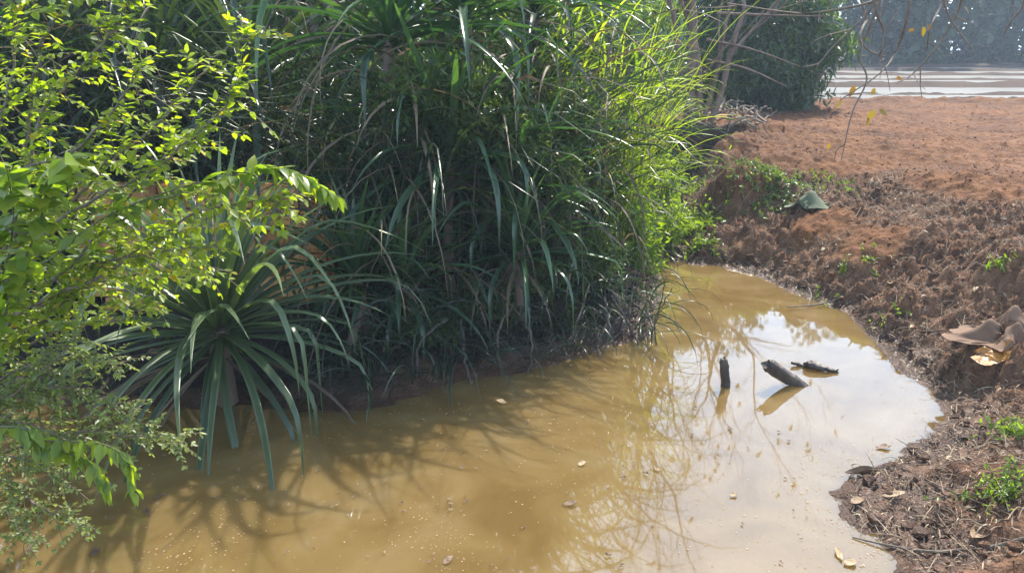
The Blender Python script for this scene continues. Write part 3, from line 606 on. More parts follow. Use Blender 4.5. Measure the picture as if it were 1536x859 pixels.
for px, py, y, rx, n_s, lb in ((620, 500, 6.0, .4, 34, 'dark small-leaved weed beside the brown roots'), (760, 515, 6.5, .4, 34, 'dark weed with tiny leaves at the waterline below the middle of the thicket'), (850, 500, 7.0, .35, 30, 'dark weed with tiny leaves at the waterline near the right tip of the thicket'), (890, 380, 7.2, .4, 44, 'shaded green weed between the upright-fan screwpine and the bright bushy weed'), (850, 170, 7.3, .45, 44, 'leafy weed with glinting leaves among the tall reeds'), (690, 130, 6.3, .42, 60, 'leafy climber with tiny glinting leaves in front of the thicket top'), (760, 200, 6.45, .45, 60, 'leafy climber with tiny glinting leaves in the middle of the thicket'), (620, 130, 6.3, .3, 40, 'small-leaved climber left of the glinting climber at the thicket top'), (830, 260, 6.7, .35, 44, 'small-leaved weed above the upright-fan screwpine'), (600, 300, 6.6, .35, 24, 'dark leafy climber between the hanging blades right of the orange wall')):
    up_ = n_s >= 40 or py < 320; herb_cloud('leafy_weed', P(px, py, y), (rx, .25, .3), n_s, lb, 'weed', 'herb', (.045, .085) if up_ else (.03, .065), 24, tintc=.7 if up_ else .4, wr=.36)
def sprig(px, py, Y, label, dirs, leaf=(.07, .11), mat='herb', tint=.7):
    p0 = P(px, py, Y); leafy_spray('leafy_sprig', [[p0 + [0, .5, -.5]] + [p0 + np.array([0, .15, -.1])] + [P(px + dx, py + dy, Y - .1)] for dx, dy in dirs], label, 'sprig', mat, leaf, .04, wr=.3, hang=.2, tintc=tint)
sprig(550, 190, 6.7, 'pale sprig with slender leaves lit in front of the dark thicket', [(60, -20), (30, 30), (-30, 10), (45, 5)])
sprig(800, 410, 6.6, 'silvery sprig hanging over the dark bank', [(-5, 25), (20, 40), (10, -15)], (.05, .08))
sprig(880, 470, 6.8, 'pale sprig at the waterline below the reeds', [(-20, -10), (30, 40), (20, 10)], (.05, .08))
sprig(540, 60, 6.9, 'sprig with drooping pointed leaves near the top of the thicket', [(30, 30), (-20, 20), (10, -40)], (.06, .1))

# brown roots and driftwood at the waterline
def stick(name, pts, r, label, cat, mat='twig', group=None, sides=7, wob=.0, knots=0):
    p = smooth_path(pts, 6); p = p + N(p.shape, wob); g = Geo(); rr = np.interp(np.linspace(0, 1, len(p)), np.linspace(0, 1, len(r)), r) * (1 + N(len(p), .02))
    tube(g, p, rr, sides)
    if mat in ('wet_wood', 'bark') and len(g.V) and sides >= 7:
        V = g.V[0].reshape(len(p), sides, 3); rad = V - p[:, None]; V = V + rad * (N((1, sides, 1), .13) + N((len(p), sides, 1), .06))
        if mat == 'wet_wood': V[-1] += nrm(p[-1] - p[-2]) * (N((sides, 1), .5) * rr[-1]); V[-1] = V[-1] - (V[-1] - V[-1].mean(0)) * .15
        g.V[0] = V.reshape(-1, 3)
        if len(g.V) > 2: g.V[2] = np.vstack([V[-1], V[-1].mean(0) - nrm(p[-1] - p[-2]) * rr[-1] * .3])
    for k in range(knots):
        i = rng.integers(1, len(p) - 1); d = nrm(rand_dir(1)[0] + [0, 0, .3]); tube(g, [p[i], p[i] + d * rr[i] * 1.5, p[i] + d * rr[i] * 2.3], [rr[i] * .6, rr[i] * .45, rr[i] * .3], 6)
    o = g.build(name, M[mat], origin=p[0]); return tag(o, label, cat, group)
stick('root', [P(520, 560, 5.75) + [0, 0, -.3], P(522, 545, 5.7), P(528, 510, 5.75), P(540, 470, 5.9)], [.05, .045, .04, .03], 'upright brown stump root at the waterline right of the big screwpine', 'root', 'bark', wob=.006)
stick('root', [P(500, 555, 5.6), P(560, 550, 5.7), P(600, 520, 5.9), P(640, 530, 6.1)], [.03, .035, .03, .02], 'brown root lying along the waterline below the shaded screwpines', 'root', 'bark', wob=.008)

for k in range(11):
    px = U(600, 985); x = G(px, 560)[0] * U(.95, 1.05); y = front(x); a = np.array([x, y + U(.25, .5), .0]); a[2] = gz(a[0], a[1])[0] + U(.1, .35); b_ = np.array([x + N(1, .15)[0], y - U(.02, .2), -.04])
    stick('root', [a, (a + b_) / 2 + [N(1, .06)[0], -.05, U(.0, .12)], b_], [U(.007, .016), U(.007, .014), .006], 'thin brown root hanging from the shaded bank into the water', 'root', 'wet_wood', 'roots hanging into the water along the thicket', wob=.006)
for k in range(9):
    a = G(U(925, 990), U(492, 520)); a[2] = -.05; b_ = a + [N(1, .12)[0], U(.0, .25), U(.3, .6)]
    stick('stem', [a, (a + b_) / 2 + [N(1, .04)[0], 0, 0], b_], [.007, .006, .004], 'thin bare stem standing in the water at the right tip of the thicket', 'stem', 'wet_wood', 'bare stems at the right tip of the thicket', wob=.004)
# ------------------------------------------------------------------ foreground shrubs
def PS(lst, dy=0.): return [P(a, b_, c) for a, b_, c in lst]
ROOT = np.array([-4.35, 4.0, .1])
def S3(pts, y0, y1): n_ = len(pts); return [P(a, b_, y0 + (y1 - y0) * i / (n_ - 1)) for i, (a, b_) in enumerate(pts)]
upper = [[(-160,700),(-20,520),(60,380),(130,280),(250,170),(330,80),(400,45)], [(-160,700),(-20,480),(90,330),(220,260),(330,170),(352,125)], [(-130,650),(20,480),(140,420),(280,330),(380,300),(420,303)],
         [(-130,650),(0,510),(100,440),(220,410),(340,405)], [(-130,560),(20,350),(40,200),(60,80),(100,0),(120,-60)], [(-100,500),(30,300),(60,180),(140,80),(180,30),(210,-30)], [(-150,400),(-50,300),(10,150),(20,20),(0,-50)],
         [(-100,520),(60,380),(160,330),(260,220),(300,190)], [(-130,600),(-60,560),(80,500),(180,480),(230,450)], [(-100,600),(40,500),(120,430),(200,370),(290,340)], [(-100,560),(60,470),(140,400),(230,380),(315,370)], [(-140,520),(-30,420),(60,330),(150,250),(200,210)],
         [(-120,480),(-40,360),(30,260),(110,230),(180,150),(220,90)], [(-120,640),(-20,450),(80,420),(150,350),(240,300),(330,290)]]
ust = [[ROOT] + S3(s, 3.5 + .4 * U(0, 1), 3.2 + .5 * U(0, 1)) for s in upper]
shrub('fine_leaved_shrub', ust, 'tall sunlit shrub with small yellow green leaves at left', 'shrub', 'bright_leaf', (.026, .052), (.10, .30), .066, .025, base=ROOT, droop=.2, r0=.013, density=.74)
lower = [[(-160,760),(0,680),(100,650),(200,655),(280,655)], [(-160,760),(0,720),(60,760),(130,790)], [(-130,720),(0,620),(80,580),(150,600),(210,640)], [(-130,700),(0,570),(100,540),(180,545)], [(-130,780),(-10,760),(40,810)], [(-130,700),(-20,640),(60,640),(140,680)], [(-130,650),(0,600),(60,560),(120,500)], [(-130,740),(-40,690),(40,690),(90,720)]]
R2 = np.array([-4.1, 3.7, .1])
lst = [[R2] + S3(s, 3.4 + .3 * U(0, 1), 3.1 + .3 * U(0, 1)) for s in lower]
shrub('fine_leaved_shrub', lst, 'lower greyer green shrub with tiny leaves hanging over the water at left', 'shrub', 'grey_leaf', (.017, .032), (.10, .26), .037, .016, base=R2, droop=.25, r0=.010, density=.78)
leafy_spray('broad_leaved_vine', [[ROOT + [.1, 0, .4]] + S3([(-60,520),(20,420),(60,330),(75,270),(110,235)], 3.1, 3.0), [ROOT + [.1, 0, .4]] + S3([(-60,520),(0,420),(20,330),(10,250)], 3.1, 3.0)], 'vine with big round bright leaves among the small-leaved shrub', 'vine', 'broad_leaf', (.07, .13), .075, base=ROOT + [.1, 0, .4], wr=.6, hang=.45, loose=.4)
leafy_spray('broad_leaved_vine', [[ROOT + [.2, 0, .5]] + S3([(0,430),(150,330),(270,282),(340,268),(400,250),(455,265),(508,296)], 3.3, 3.5), ], 'long shoot with drooping bright leaves reaching out over the big screwpine', 'vine', 'broad_leaf', (.055, .115), .055, base=ROOT + [.2, 0, .5], wr=.45, hang=.6, loose=.45)
leafy_spray('broad_leaved_vine', [[R2 + [.1, 0, .3]] + S3([(-20,640),(70,660),(150,665),(190,690),(200,740)], 3.0, 3.0), [R2 + [.1, 0, .3]] + S3([(-20,640),(60,670),(130,690),(160,730)], 3.0, 3.0)], 'vine with hanging pointed leaves below the lower shrub', 'vine', 'broad_leaf', (.045, .095), .06, base=R2 + [.1, 0, .3], wr=.42, hang=1.2, loose=.45)

# ------------------------------------------------------------------ things in and on the water
def wood(name, pts, r, label, **k): return stick(name, pts, r, label, 'wood', 'wet_wood', **k)
q = G(1088, 579); wood('wooden_post', [q + [0, 0, -.3], q, P(1086, 545, q[1]), P(1085, 537, q[1])], [.032, .032, .029, .018], 'short upright wooden stake standing in the water', sides=12, wob=.0015)
q = G(1198, 577); wood('log', [q + [.2, -.05, -.16], q, P(1172, 560, q[1] - .02), P(1150, 545, q[1] - .06)], [.04, .04, .045, .042], 'leaning thick branch stub rising out of the water beside the stake', sides=12, wob=.0012, knots=1)
a, b_ = G(1248, 558), G(1188, 549)
wood('log', [a + [.12, 0, -.05], a + [0, 0, .01], (a + b_) / 2 + [0, 0, .03], P(1205, 548, b_[1]), P(1187, 544, b_[1])], [.008, .016, .036, .020, .013], 'dark rough driftwood floating behind the leaning stub', sides=10, wob=.003, knots=2)

def leaf_thing(pos, L, Wd, yaw, label, group=None, tint=.5, curl=.15, tilt=.1, mat='dry_leaf'):
    g = Geo(); n1, n2 = 9, 5; V = []
    for i in range(n1):
        s = i / (n1 - 1); w_ = Wd / 2 * math.sin(math.pi * min(1, s * .97 + .015)) ** .8
        for j in range(n2):
            u = j / (n2 - 1) * 2 - 1
            x, y = (s - .5) * L, u * w_ * math.cos(curl * 2 * u)
            z = curl * (abs(u) ** 1.6 * w_ * 1.4 + (s - .5) ** 2 * L * .8) + tilt * (s - .5) * L * .4 + .004 * math.sin(7 * s + 3 * u)
            V.append((x * math.cos(yaw) - y * math.sin(yaw), x * math.sin(yaw) + y * math.cos(yaw), z))
    V = np.array(V); V[:, 2] -= V[:, 2].min() - .004; ii = np.arange(n1 * n2).reshape(n1, n2)
    g.add(V + pos, np.stack([ii[:-1, :-1], ii[:-1, 1:], ii[1:, 1:], ii[1:, :-1]], -1).reshape(-1, 4), tint)
    o = g.build('dead_leaf', M[mat], origin=pos); return tag(o, label, 'leaf', group)
GF = 'dead leaves floating on the pond'
for px, py, L, w, yaw, tn, lb in ((855, 757, .085, .045, .2, .35, 'curled brown leaf floating in the open middle of the pond'), (672, 842, .07, .04, .9, .45, 'dark leaf with a pale edge floating near the bottom of the picture'),
     (873, 697, .06, .04, .6, .95, 'pale cream leaf floating above the curled brown one'), (985, 705, .05, .03, 2, .6, 'small leaf floating among the branch reflections'), (1258, 833, .10, .03, 1.5, .85, 'long pale leaf floating beside the muddy point'),
     (1275, 846, .07, .05, .3, .9, 'rounded pale leaf floating beside the long pale one'), (1325, 672, .10, .05, .1, .35, 'brown curled leaf in the water above the muddy point'), (752, 604, .09, .05, 2.6, .8, 'tan leaf floating at the edge of the shade below the dark bank'),
     (240, 746, .07, .03, .7, .2, 'dark brown leaf floating below the tips of the big screwpine'), (222, 770, .11, .02, 2.2, .2, 'thin dark leaf sliver floating left of the screwpine tips'), (143, 830, .06, .04, 1.2, .05, 'black leaf scrap floating below the hanging vine'),
     (1100, 744, .05, .03, .5, .9, 'pale leaf floating in the sky reflection')):
    q = G(px, py) + [0, 0, .003] if py > 500 else P(px, py, 6.3); leaf_thing(q, L, w, yaw, lb, None, tn)
g0 = 'small floating scraps'
pr = leaf_thing(np.array([0, 0, .003]), .03, .018, 0, 'tiny leaf scrap floating on the brown water', g0, .6)
for k in range(150):
    for _ in range(50):
        px, py = (U(560, 900), U(535, 625)) if k % 4 == 1 else (U(420, 1240), U(610, 859)) if k % 3 else (U(60, 700), U(680, 859))
        q = G(px, py)
        if shore_dist(q[:1], q[1:2])[0] < -.08: break
    o = pr if k == 0 else pr.copy()
    if k: COL.objects.link(o)
    o.location = (q[0], q[1], .004); o.rotation_euler = (0, 0, U(0, 6.28)); s = U(.3, 1.1); o.scale = (s, s * U(.6, 1.2), s)
# fine floating dust and chaff
g = Geo(); n_ = 2600; pts = []
while len(pts) < n_:
    px, py = U(200, 1400), U(560, 859) ; q = G(px, py)
    dd_ = shore_dist(q[:1], q[1:2])[0]
    if dd_ < -.03 and U(0, 1) < .05 + 1.8 * max(0, perlin(q[:1] * 1.9 + q[1:2] * .6, q[1:2] * 1.3)[0]) ** 1.3 + 1.2 * math.exp(dd_ / .12): pts.append(q)
pts = np.array(pts) + [0, 0, .004]; sz = .003 + .011 * U(0, 1, n_) ** 2.5
leaves(g, pts, rand_dir(n_) * [1, 1, 0.02], np.tile([0, 0, 1.], (n_, 1)), sz, sz * .7, U(.4, 1, n_), bend=0, fold=0)
o = g.build('floating_chaff', M['dry_leaf']); o['kind'] = 'stuff'; o['label'] = 'fine chaff floating on the pond'; o['category'] = 'chaff'

# ------------------------------------------------------------------ right bank: sacks, clods, litter, weeds, sticks
def cloth(name, c, size, squeeze, label, mat, cat, seed, yaw=0, res=.018, bumps=(), lift=.12, waves=.05, steps=170):
    """a loose sheet relaxed on the ground: pushed together, dropped and left to fold"""
    nu, nv = int(size[0] / res) + 1, int(size[1] / res) + 1
    u, v = np.meshgrid(np.linspace(-.5, .5, nu), np.linspace(-.5, .5, nv))
    u = u * (1 + .15 * perlin(v * 2 + seed, u + seed)); v = v * (1 + .15 * perlin(u * 2 - seed, v + seed))
    sq = np.maximum(abs(u), abs(v)); rr_ = np.sqrt(u * u + v * v) + 1e-9; an = np.arctan2(v, u)
    kf = (sq / rr_) ** .75 * (1 + .12 * perlin(np.cos(an) * 1.7 + seed, np.sin(an) * 1.7) + .05 * perlin(np.cos(an) * 6 + seed, np.sin(an) * 6)); u, v = u * kf, v * kf
    X_, Y_ = u * size[0] * squeeze[0], v * size[1] * squeeze[1]
    x = c[0] + X_ * math.cos(yaw) - Y_ * math.sin(yaw); y = c[1] + X_ * math.sin(yaw) + Y_ * math.cos(yaw)
    def gnd_(x, y):
        z = gz(x.ravel(), y.ravel()).reshape(x.shape) + .008
        for bx, by, bh, br in bumps: z = np.maximum(z, gz(c[0] + bx, c[1] + by)[0] - .02 + bh * np.exp(-((x - c[0] - bx)**2 + (y - c[1] - by)**2) / br**2))
        return z
    q = np.stack([x, y, gnd_(x, y) + lift + waves * (perlin(u * 3 + seed, v * 2.) + .4 * perlin(u * 6, v * 5 + seed))], -1); pr_ = q.copy()
    rest = {}
    for du, dv in ((1, 0), (0, 1), (1, 1), (1, -1), (2, 0), (0, 2), (4, 0), (0, 4)): pass
    q0 = np.stack([u * size[0], v * size[1]], -1)
    for du, dv in ((1, 0), (0, 1), (1, 1), (1, -1), (2, 0), (0, 2), (4, 0), (0, 4)):
        if dv >= 0: a = (slice(0, nv - dv), slice(0, nu - du)); b_ = (slice(dv, nv), slice(du, nu))
        else: a = (slice(-dv, nv), slice(0, nu - du)); b_ = (slice(0, nv + dv), slice(du, nu))
        rest[du, dv] = np.linalg.norm(q0[b_] - q0[a], axis=-1, keepdims=True)
    for it in range(steps):
        vel = (q - pr_) * .93; vel[..., 2] -= .0011; pr_ = q.copy(); q = q + np.clip(vel, -.02, .02)
        for k in range(7):
            cor = np.zeros_like(q); cnt = np.zeros(q.shape[:2] + (1,))
            for (du, dv), L in rest.items():
                if dv >= 0: a = (slice(0, nv - dv), slice(0, nu - du)); b_ = (slice(dv, nv), slice(du, nu))
                else: a = (slice(-dv, nv), slice(0, nu - du)); b_ = (slice(0, nv + dv), slice(du, nu))
                d = q[b_] - q[a]; ln = np.linalg.norm(d, axis=-1, keepdims=True) + 1e-9; st = .5 if max(du, abs(dv)) < 2 else .2
                e = d * (ln - L) / ln * st; cor[a] += e; cor[b_] -= e; cnt[a] += 1; cnt[b_] += 1
            q = q + cor / cnt * 1.7
        gg = gnd_(q[..., 0], q[..., 1]); hit = q[..., 2] < gg
        q[..., 2] = np.maximum(q[..., 2], gg); q[hit, :2] = pr_[hit, :2] * .85 + q[hit, :2] * .15
    ii = np.arange(nu * nv).reshape(nv, nu)
    g = Geo(); g.add(q, np.stack([ii[:-1, :-1], ii[:-1, 1:], ii[1:, 1:], ii[1:, :-1]], -1).reshape(-1, 4), .5)
    o = g.build(name, mat, origin=(c[0], c[1], gz(c[0], c[1])[0])); md = o.modifiers.new('thick', 'SOLIDIFY'); md.thickness = .004; sb = o.modifiers.new('sub', 'SUBSURF'); sb.levels = sb.render_levels = 1
    return tag(o, label, cat)
M['sack'] = solid_mat('sack_cloth', [(.2, (.10, .058, .036)), (.5, (.17, .104, .066)), (.8, (.24, .155, .10))], .8, 5, .25, .2, (1, 1, 1), 220)
M['green_cloth'] = solid_mat('green_cloth', [(.2, (.05, .06, .03)), (.5, (.10, .115, .06)), (.8, (.17, .18, .10))], .7, 8, .25, .3, (1, 1, 1), 150)
M['orange_plastic'] = solid_mat('orange_plastic', [(.25, (.16, .065, .015)), (.5, (.30, .125, .014)), (.75, (.36, .18, .04))], .35, 10, .3, .5)
q = gnd(1510, 508); cloth('sack', q, (1.0, .9), (.62, .5), 'crumpled dusty brown sack lying on the right bank', M['sack'], 'sack', 6.2, .2, .017, ((-.15, -.02, .27, .11), (.06, .06, .33, .11), (.26, .0, .28, .11), (-.03, -.14, .17, .06), (-.27, -.02, .14, .06)), .33, .22)
q = gnd(1488, 534); cloth('plastic_bag', q, (.42, .24), (.55, .5), 'torn orange plastic bag below the brown sack', M['orange_plastic'], 'bag', 8.1, .5, .012, ((.03, .02, .05, .06),), .06, .06)
q = gnd(1212, 306); cloth('green_cloth', q, (.55, .60), (.6, .58), 'torn dull green cloth draped over the bank crest', M['green_cloth'], 'cloth', 5.3, .3, .016, ((0, -.06, .20, .13), (.13, -.02, .12, .09)), .24, .08)
# clods
def lumps(g, pos, s, tint):
    ico = np.array([[0,0,1],[.89,0,.45],[.28,.85,.45],[-.72,.53,.45],[-.72,-.53,.45],[.28,-.85,.45],[.72,.53,-.45],[-.28,.85,-.45],[-.89,0,-.45],[-.28,-.85,-.45],[.72,-.53,-.45],[0,0,-1]])
    f = np.array([[0,1,2],[0,2,3],[0,3,4],[0,4,5],[0,5,1],[1,6,2],[2,7,3],[3,8,4],[4,9,5],[5,10,1],[2,6,7],[3,7,8],[4,8,9],[5,9,10],[1,10,6],[11,7,6],[11,8,7],[11,9,8],[11,10,9],[11,6,10]])
    n_ = len(pos); V = ico[None] * (1 + N((n_, 12, 1), .25)) * s[:, None, None] * np.stack([U(.7, 1.3, n_), U(.7, 1.3, n_), U(.5, .9, n_)], -1)[:, None] + pos[:, None]
    g.add(V, (np.arange(n_)[:, None, None] * 12 + f[None]).reshape(-1, 3), np.repeat(tint, 12))
def scatter(n_, xr, yr, cond):
    xs_, ys_, zs_ = [], [], []
    tot = 0
    while tot < n_:
        x, y = U(*xr, 4000), U(*yr, 4000); d = shore_dist(x, y); _, _, f, H = ground_z(x, y, False); k = cond(x, y, d, f, H)
        xs_.append(np.stack([x, y, gz(x, y), f], -1)[k]); tot += k.sum()
        if not k.any(): break
    return np.concatenate(xs_)[:n_]
inview = lambda x, y: np.abs(x) < .68 * y + .3
A = scatter(5000, (.9, 6.5), (3, 10.5), lambda x, y, d, f, H: (d > .06) & inview(x, y) & (x > .14 * y) & (U(0, 1, len(x)) < .35 + .65 * (f < .5)))
B = scatter(5200, (1.5, 15), (9, 22), lambda x, y, d, f, H: (d > .1) & inview(x, y) & (f > .3) & (U(0, 1, len(x)) < 12 / y - .3))
A = np.concatenate([A, B]); g = Geo(); sc = U(0, 1, len(A)) ** 5 * .036 * (1 - .5 * A[:, 3]) + .004
lumps(g, A[:, :3] + [0, 0, .2] * sc[:, None], sc, np.clip(A[:, 3], 0, 1)); o = g.build('soil_clods', M['soil'], smooth=False); o['kind'] = 'stuff'; o['label'] = 'crumbled red brown soil clods on the bank and field'; o['category'] = 'soil'
# dry litter: roots, straw, bark shreds
M['litter'] = solid_mat('litter', [(0, (.05, .032, .022)), (.45, (.14, .09, .06)), (.8, (.29, .205, .135)), (1, (.42, .33, .22))], .8, 40, .1)
A = scatter(24000, (.9, 6), (3.2, 11), lambda x, y, d, f, H: (d > .03) & inview(x, y) & (x > .13 * y) & (f < .6) & (H > .08))
g = Geo(); n_ = len(A); blades(g, A[:, :3] + [0, 0, .01], U(0, 6.28, n_), U(.02, .05, n_) + .13 * U(0, 1, n_) ** 4, U(-.1, .8, n_), U(.1, 1.8, n_), U(.002, .008, n_), 5, 'grass', .3, None, None, U(.15, 1.1, n_), 1.2)
o = g.build('dry_litter', M['litter']); o['kind'] = 'stuff'; o['label'] = 'dry roots and straw strewn over the bank'; o['category'] = 'litter'
A = scatter(700, (.9, 6), (3.2, 10.5), lambda x, y, d, f, H: (d > .02) & inview(x, y) & (x > .13 * y) & (f < .5))
g = Geo()
for q_ in A:
    a_ = U(0, 6.28); L_ = U(.08, .38); dv = np.array([math.cos(a_), math.sin(a_)]); pp = []
    for k_ in np.linspace(0, 1, 5):
        xy = q_[:2] + dv * L_ * (k_ - .5) + N(2, .018); pp.append([xy[0], xy[1], gz(xy[0], xy[1])[0] + U(-.004, .03)])
    tube(g, smooth_path(pp, 3), np.linspace(1, .4, 13) * U(.0015, .0045), 4, U(.3, 1.1), cap=False)
o = g.build('root_litter', M['litter']); o['kind'] = 'stuff'; o['label'] = 'tangled dry roots on the bank slope'; o['category'] = 'litter'
A = scatter(1500, (1.5, 13), (8.5, 20), lambda x, y, d, f, H: (d > .1) & inview(x, y) & (f > .4))
g = Geo(); n_ = len(A); blades(g, A[:, :3] + [0, 0, .012], U(0, 6.28, n_), U(.03, .14, n_), U(-.1, .5, n_), U(.1, 1., n_), U(.004, .012, n_), 4, 'grass', .3, None, None, U(.3, .9, n_), 1.2)
o = g.build('field_straw', M['litter']); o['kind'] = 'stuff'; o['label'] = 'straw bits scattered over the red field'; o['category'] = 'straw'
A = scatter(260, (.9, 6), (3.2, 10.5), lambda x, y, d, f, H: (d > .03) & inview(x, y) & (x > .13 * y) & (f < .6))
g = Geo(); n_ = len(A); sz = U(.03, .08, n_); leaves(g, A[:, :3] + [0, 0, .015], rand_dir(n_) * [1, 1, .3], np.array([0, 0, 1.]) + N((n_, 3), .4), sz, sz * .55, None, True, .3, .4)
o = g.build('leaf_litter', M['dry_leaf']); o['kind'] = 'stuff'; o['label'] = 'dead brown leaves scattered over the bank'; o['category'] = 'litter'

# green weeds on the bank
def weed(px, py, n, leaf, h, spread, label, mat='herb_bright', wr=.4, lps=9, tint=.55, stuff=False):
    q = gnd(px, py); t = thing('ground_cover' if stuff else 'bank_weed', label, 'weed', tuple(q));
    if stuff: t['kind'] = 'stuff'
    gs, gl = Geo(), Geo()
    for i in range(n):
        k_ = 1 if stuff else .3; b0 = q + [N(1, spread[0] * k_)[0], N(1, spread[1] * k_)[0], 0]; b0[2] = gz(b0[0], b0[1])[0]
        tip = b0 + [N(1, h * .5 + spread[0] * (1 - k_))[0], N(1, h * .5 + spread[1] * (1 - k_))[0], 0]; tip[2] = gz(tip[0], tip[1])[0] + U(.4, 1.1) * h; p = smooth_path([b0 - [0, 0, .01], (b0 + tip) / 2 + [0, 0, h * .15], tip], 4); tube(gs, p, .0025, 3, cap=False)
        s = U(.25, 1, lps) * (len(p) - 1); k = np.minimum(s.astype(int), len(p) - 2); pp = p[k] + (p[k+1] - p[k]) * (s - k)[:, None]; sz = U(*leaf, lps)
        leaves(gl, pp, rand_dir(lps) + [0, 0, .25], np.array([0, 0, 1.]) + N((lps, 3), .4), sz, sz * wr, np.clip(N(lps, .2) + tint, 0, 1))
    gs.build('stems', M['green_stem'], t); gl.build('leaves', M[mat], t)
weed(1150, 264, 170, (.03, .065), .09, (.26, .28), 'patch of bright green weeds at the edge of the red field', mat='herb', tint=.75, stuff=True)
weed(1235, 277, 70, (.02, .045), .05, (.22, .2), 'thin low weeds right of the bright green patch', stuff=True)
weed(1515, 655, 26, (.02, .05), .10, (.09, .10), 'small green weed at the right edge above the muddy point', wr=.35)
weed(1505, 745, 40, (.02, .04), .13, (.09, .09), 'bushy green weed at the right edge beside the muddy point', mat='herb_bright')
weed(1490, 400, 5, (.05, .10), .06, (.08, .05), 'few yellow green leaves lying above the brown sack', wr=.25)
weed(1340, 470, 12, (.02, .04), .05, (.08, .08), 'tiny green seedlings on the wet slope left of the sack')
weed(1020, 345, 46, (.06, .12), .2, (.10, .25), 'bright grass-like weed at the far narrow end of the pond', wr=.2)
weed(1050, 372, 24, (.03, .07), .12, (.12, .15), 'small weed at the foot of the far right bank')
weed(1085, 452, 8, (.03, .06), .10, (.05, .06), 'few thin green shoots standing in the far water', wr=.2, lps=5)
weed(1260, 412, 18, (.02, .05), .08, (.15, .12), 'scattered low weeds on the slope above the water', stuff=True)
weed(1005, 300, 60, (.07, .13), .28, (.22, .35), 'bright tall weed filling the narrow far end of the pond', wr=.22)
weed(1035, 350, 40, (.05, .09), .18, (.16, .2), 'bright weed at the far right bank opposite the thicket tip', wr=.3)
weed(1000, 262, 50, (.07, .13), .3, (.3, .2), 'green weed in the dark hollow below the bare tree', wr=.25)
herb_cloud('leafy_weed', P(1000, 330, 9.3), (.30, .4, .35), 34, 'bright leafy weed at the thicket end facing the far right bank', 'weed', 'herb_bright', (.05, .09), 20, tintc=.65, wr=.3)
herb_cloud('leafy_weed', P(985, 250, 10.0), (.4, .4, .45), 34, 'tall bright weed at the thicket end below the arching reeds', 'weed', 'herb_bright', (.06, .11), 20, tintc=.6, wr=.25)
# a straw tuft
q = gnd(1312, 275); t = Geo(); n_ = 60; blades(t, q + N((n_, 3), .04) * [1, 1, .2] + [0, 0, .01], U(0, 6.28, n_), U(.06, .16, n_), U(.1, 1., n_), U(.6, 1.8, n_), .008, 5, t=U(.8, 1, n_))
tag(t.build('straw_tuft', M['litter'], origin=q), 'pale straw tuft on the crest of the bank', 'straw')

# sticks on the bank
def gs_(pts, lift=.012): return [gnd(a, b_) + [0, 0, lift] for a, b_ in pts]
stick('twig', gs_([(1278, 808), (1340, 822), (1400, 830), (1450, 826), (1490, 822), (1536, 810)]), [.004, .007, .008, .008, .009, .01], 'long curved twig lying across the muddy point', 'twig', 'twig')
stick('twig', gs_([(1352, 700), (1390, 722), (1440, 745), (1480, 760)]), [.004, .005, .006, .004], 'pale thin twig on the upper part of the muddy point', 'twig', 'litter')
stick('twig', gs_([(1415, 738), (1405, 770), (1425, 800), (1450, 826)]), [.003, .004, .005, .004], 'pale twig running down to the long curved twig', 'twig', 'litter')
stick('twig', gs_([(1368, 776), (1420, 782), (1470, 783)]), [.003, .004, .003], 'short pale twig in the middle of the muddy point', 'twig', 'litter')
stick('twig', gs_([(1180, 465), (1220, 462), (1250, 455), (1262, 440)], .03), [.006, .009, .008, .005], 'dark crooked twig at the far water edge', 'twig', 'twig')
stick('twig', gs_([(1212, 440), (1216, 452), (1211, 468)], .06), [.007, .007, .005], 'short dark twig poking from the far water edge', 'twig', 'twig')
stick('twig', gs_([(1355, 498), (1390, 500), (1415, 498)], .02), [.003, .006, .005], 'thin stick lying left of the brown sack', 'twig', 'litter')
SG = 'sticks piled at the foot of the bare tree'
for i, (pts, r, lb) in enumerate(((((1040, 152, .02), (1085, 158, .12), (1125, 172, .06), (1150, 185, .03)), .030, 'long dark stick leaning across the pile at the bare tree'), (((1078, 172, .05), (1090, 150, .22), (1080, 140, .3)), .035, 'pale stub standing in the stick pile'),
        (((1050, 176, .03), (1080, 170, .08), (1105, 150, .2)), .022, 'curved stick arching from the trunk into the pile'), (((1105, 180, .03), (1106, 150, .25)), .018, 'thin upright stick in the pile'),
        (((1108, 165, .05), (1130, 156, .12), (1140, 152, .1)), .028, 'short thick dark stick at the back of the pile'), (((1135, 188, .02), (1155, 176, .04), (1164, 168, .05), (1150, 160, .05)), .02, 'pale bent stick at the right end of the pile'), (((1090, 182, .03), (1120, 180, .05), (1140, 178, .03)), .02, 'thick short stick at the front of the pile'),
        (((1060, 160, .1), (1095, 175, .08), (1130, 190, .02)), .014, 'thin grey stick crossing the pile'))):
    stick('stick', [gnd(a, b_) + [0, 0, c] for a, b_, c in pts], [r * .8, r, r * .6], lb, 'stick', 'twig', SG, wob=.008)
for k in range(18):
    a = gnd(U(1065, 1150), U(168, 196)); an = U(0, 6.28); L_ = U(.3, .9); e = np.array([math.cos(an) * L_, math.sin(an) * L_ * .6, 0]); m_ = a + e * .5 + [N(1, .06)[0], 0, U(.08, .25)]; q_ = a + e; q_[2] = gz(q_[0], q_[1])[0] + U(.02, .2)
    stick('stick', [a + [0, 0, .03], m_, q_], [U(.010, .022), U(.010, .02), .007], 'dry stick in the tangled pile at the foot of the bare tree', 'stick', 'twig' if k % 3 else 'litter', 'dry sticks tangled in the pile', wob=.012)
stick('stick', [gnd(1188, 158), gnd(1187, 150) + [0, 0, .35]], [.025, .02], 'short pale stake standing at the far edge of the field', 'stick', 'litter')
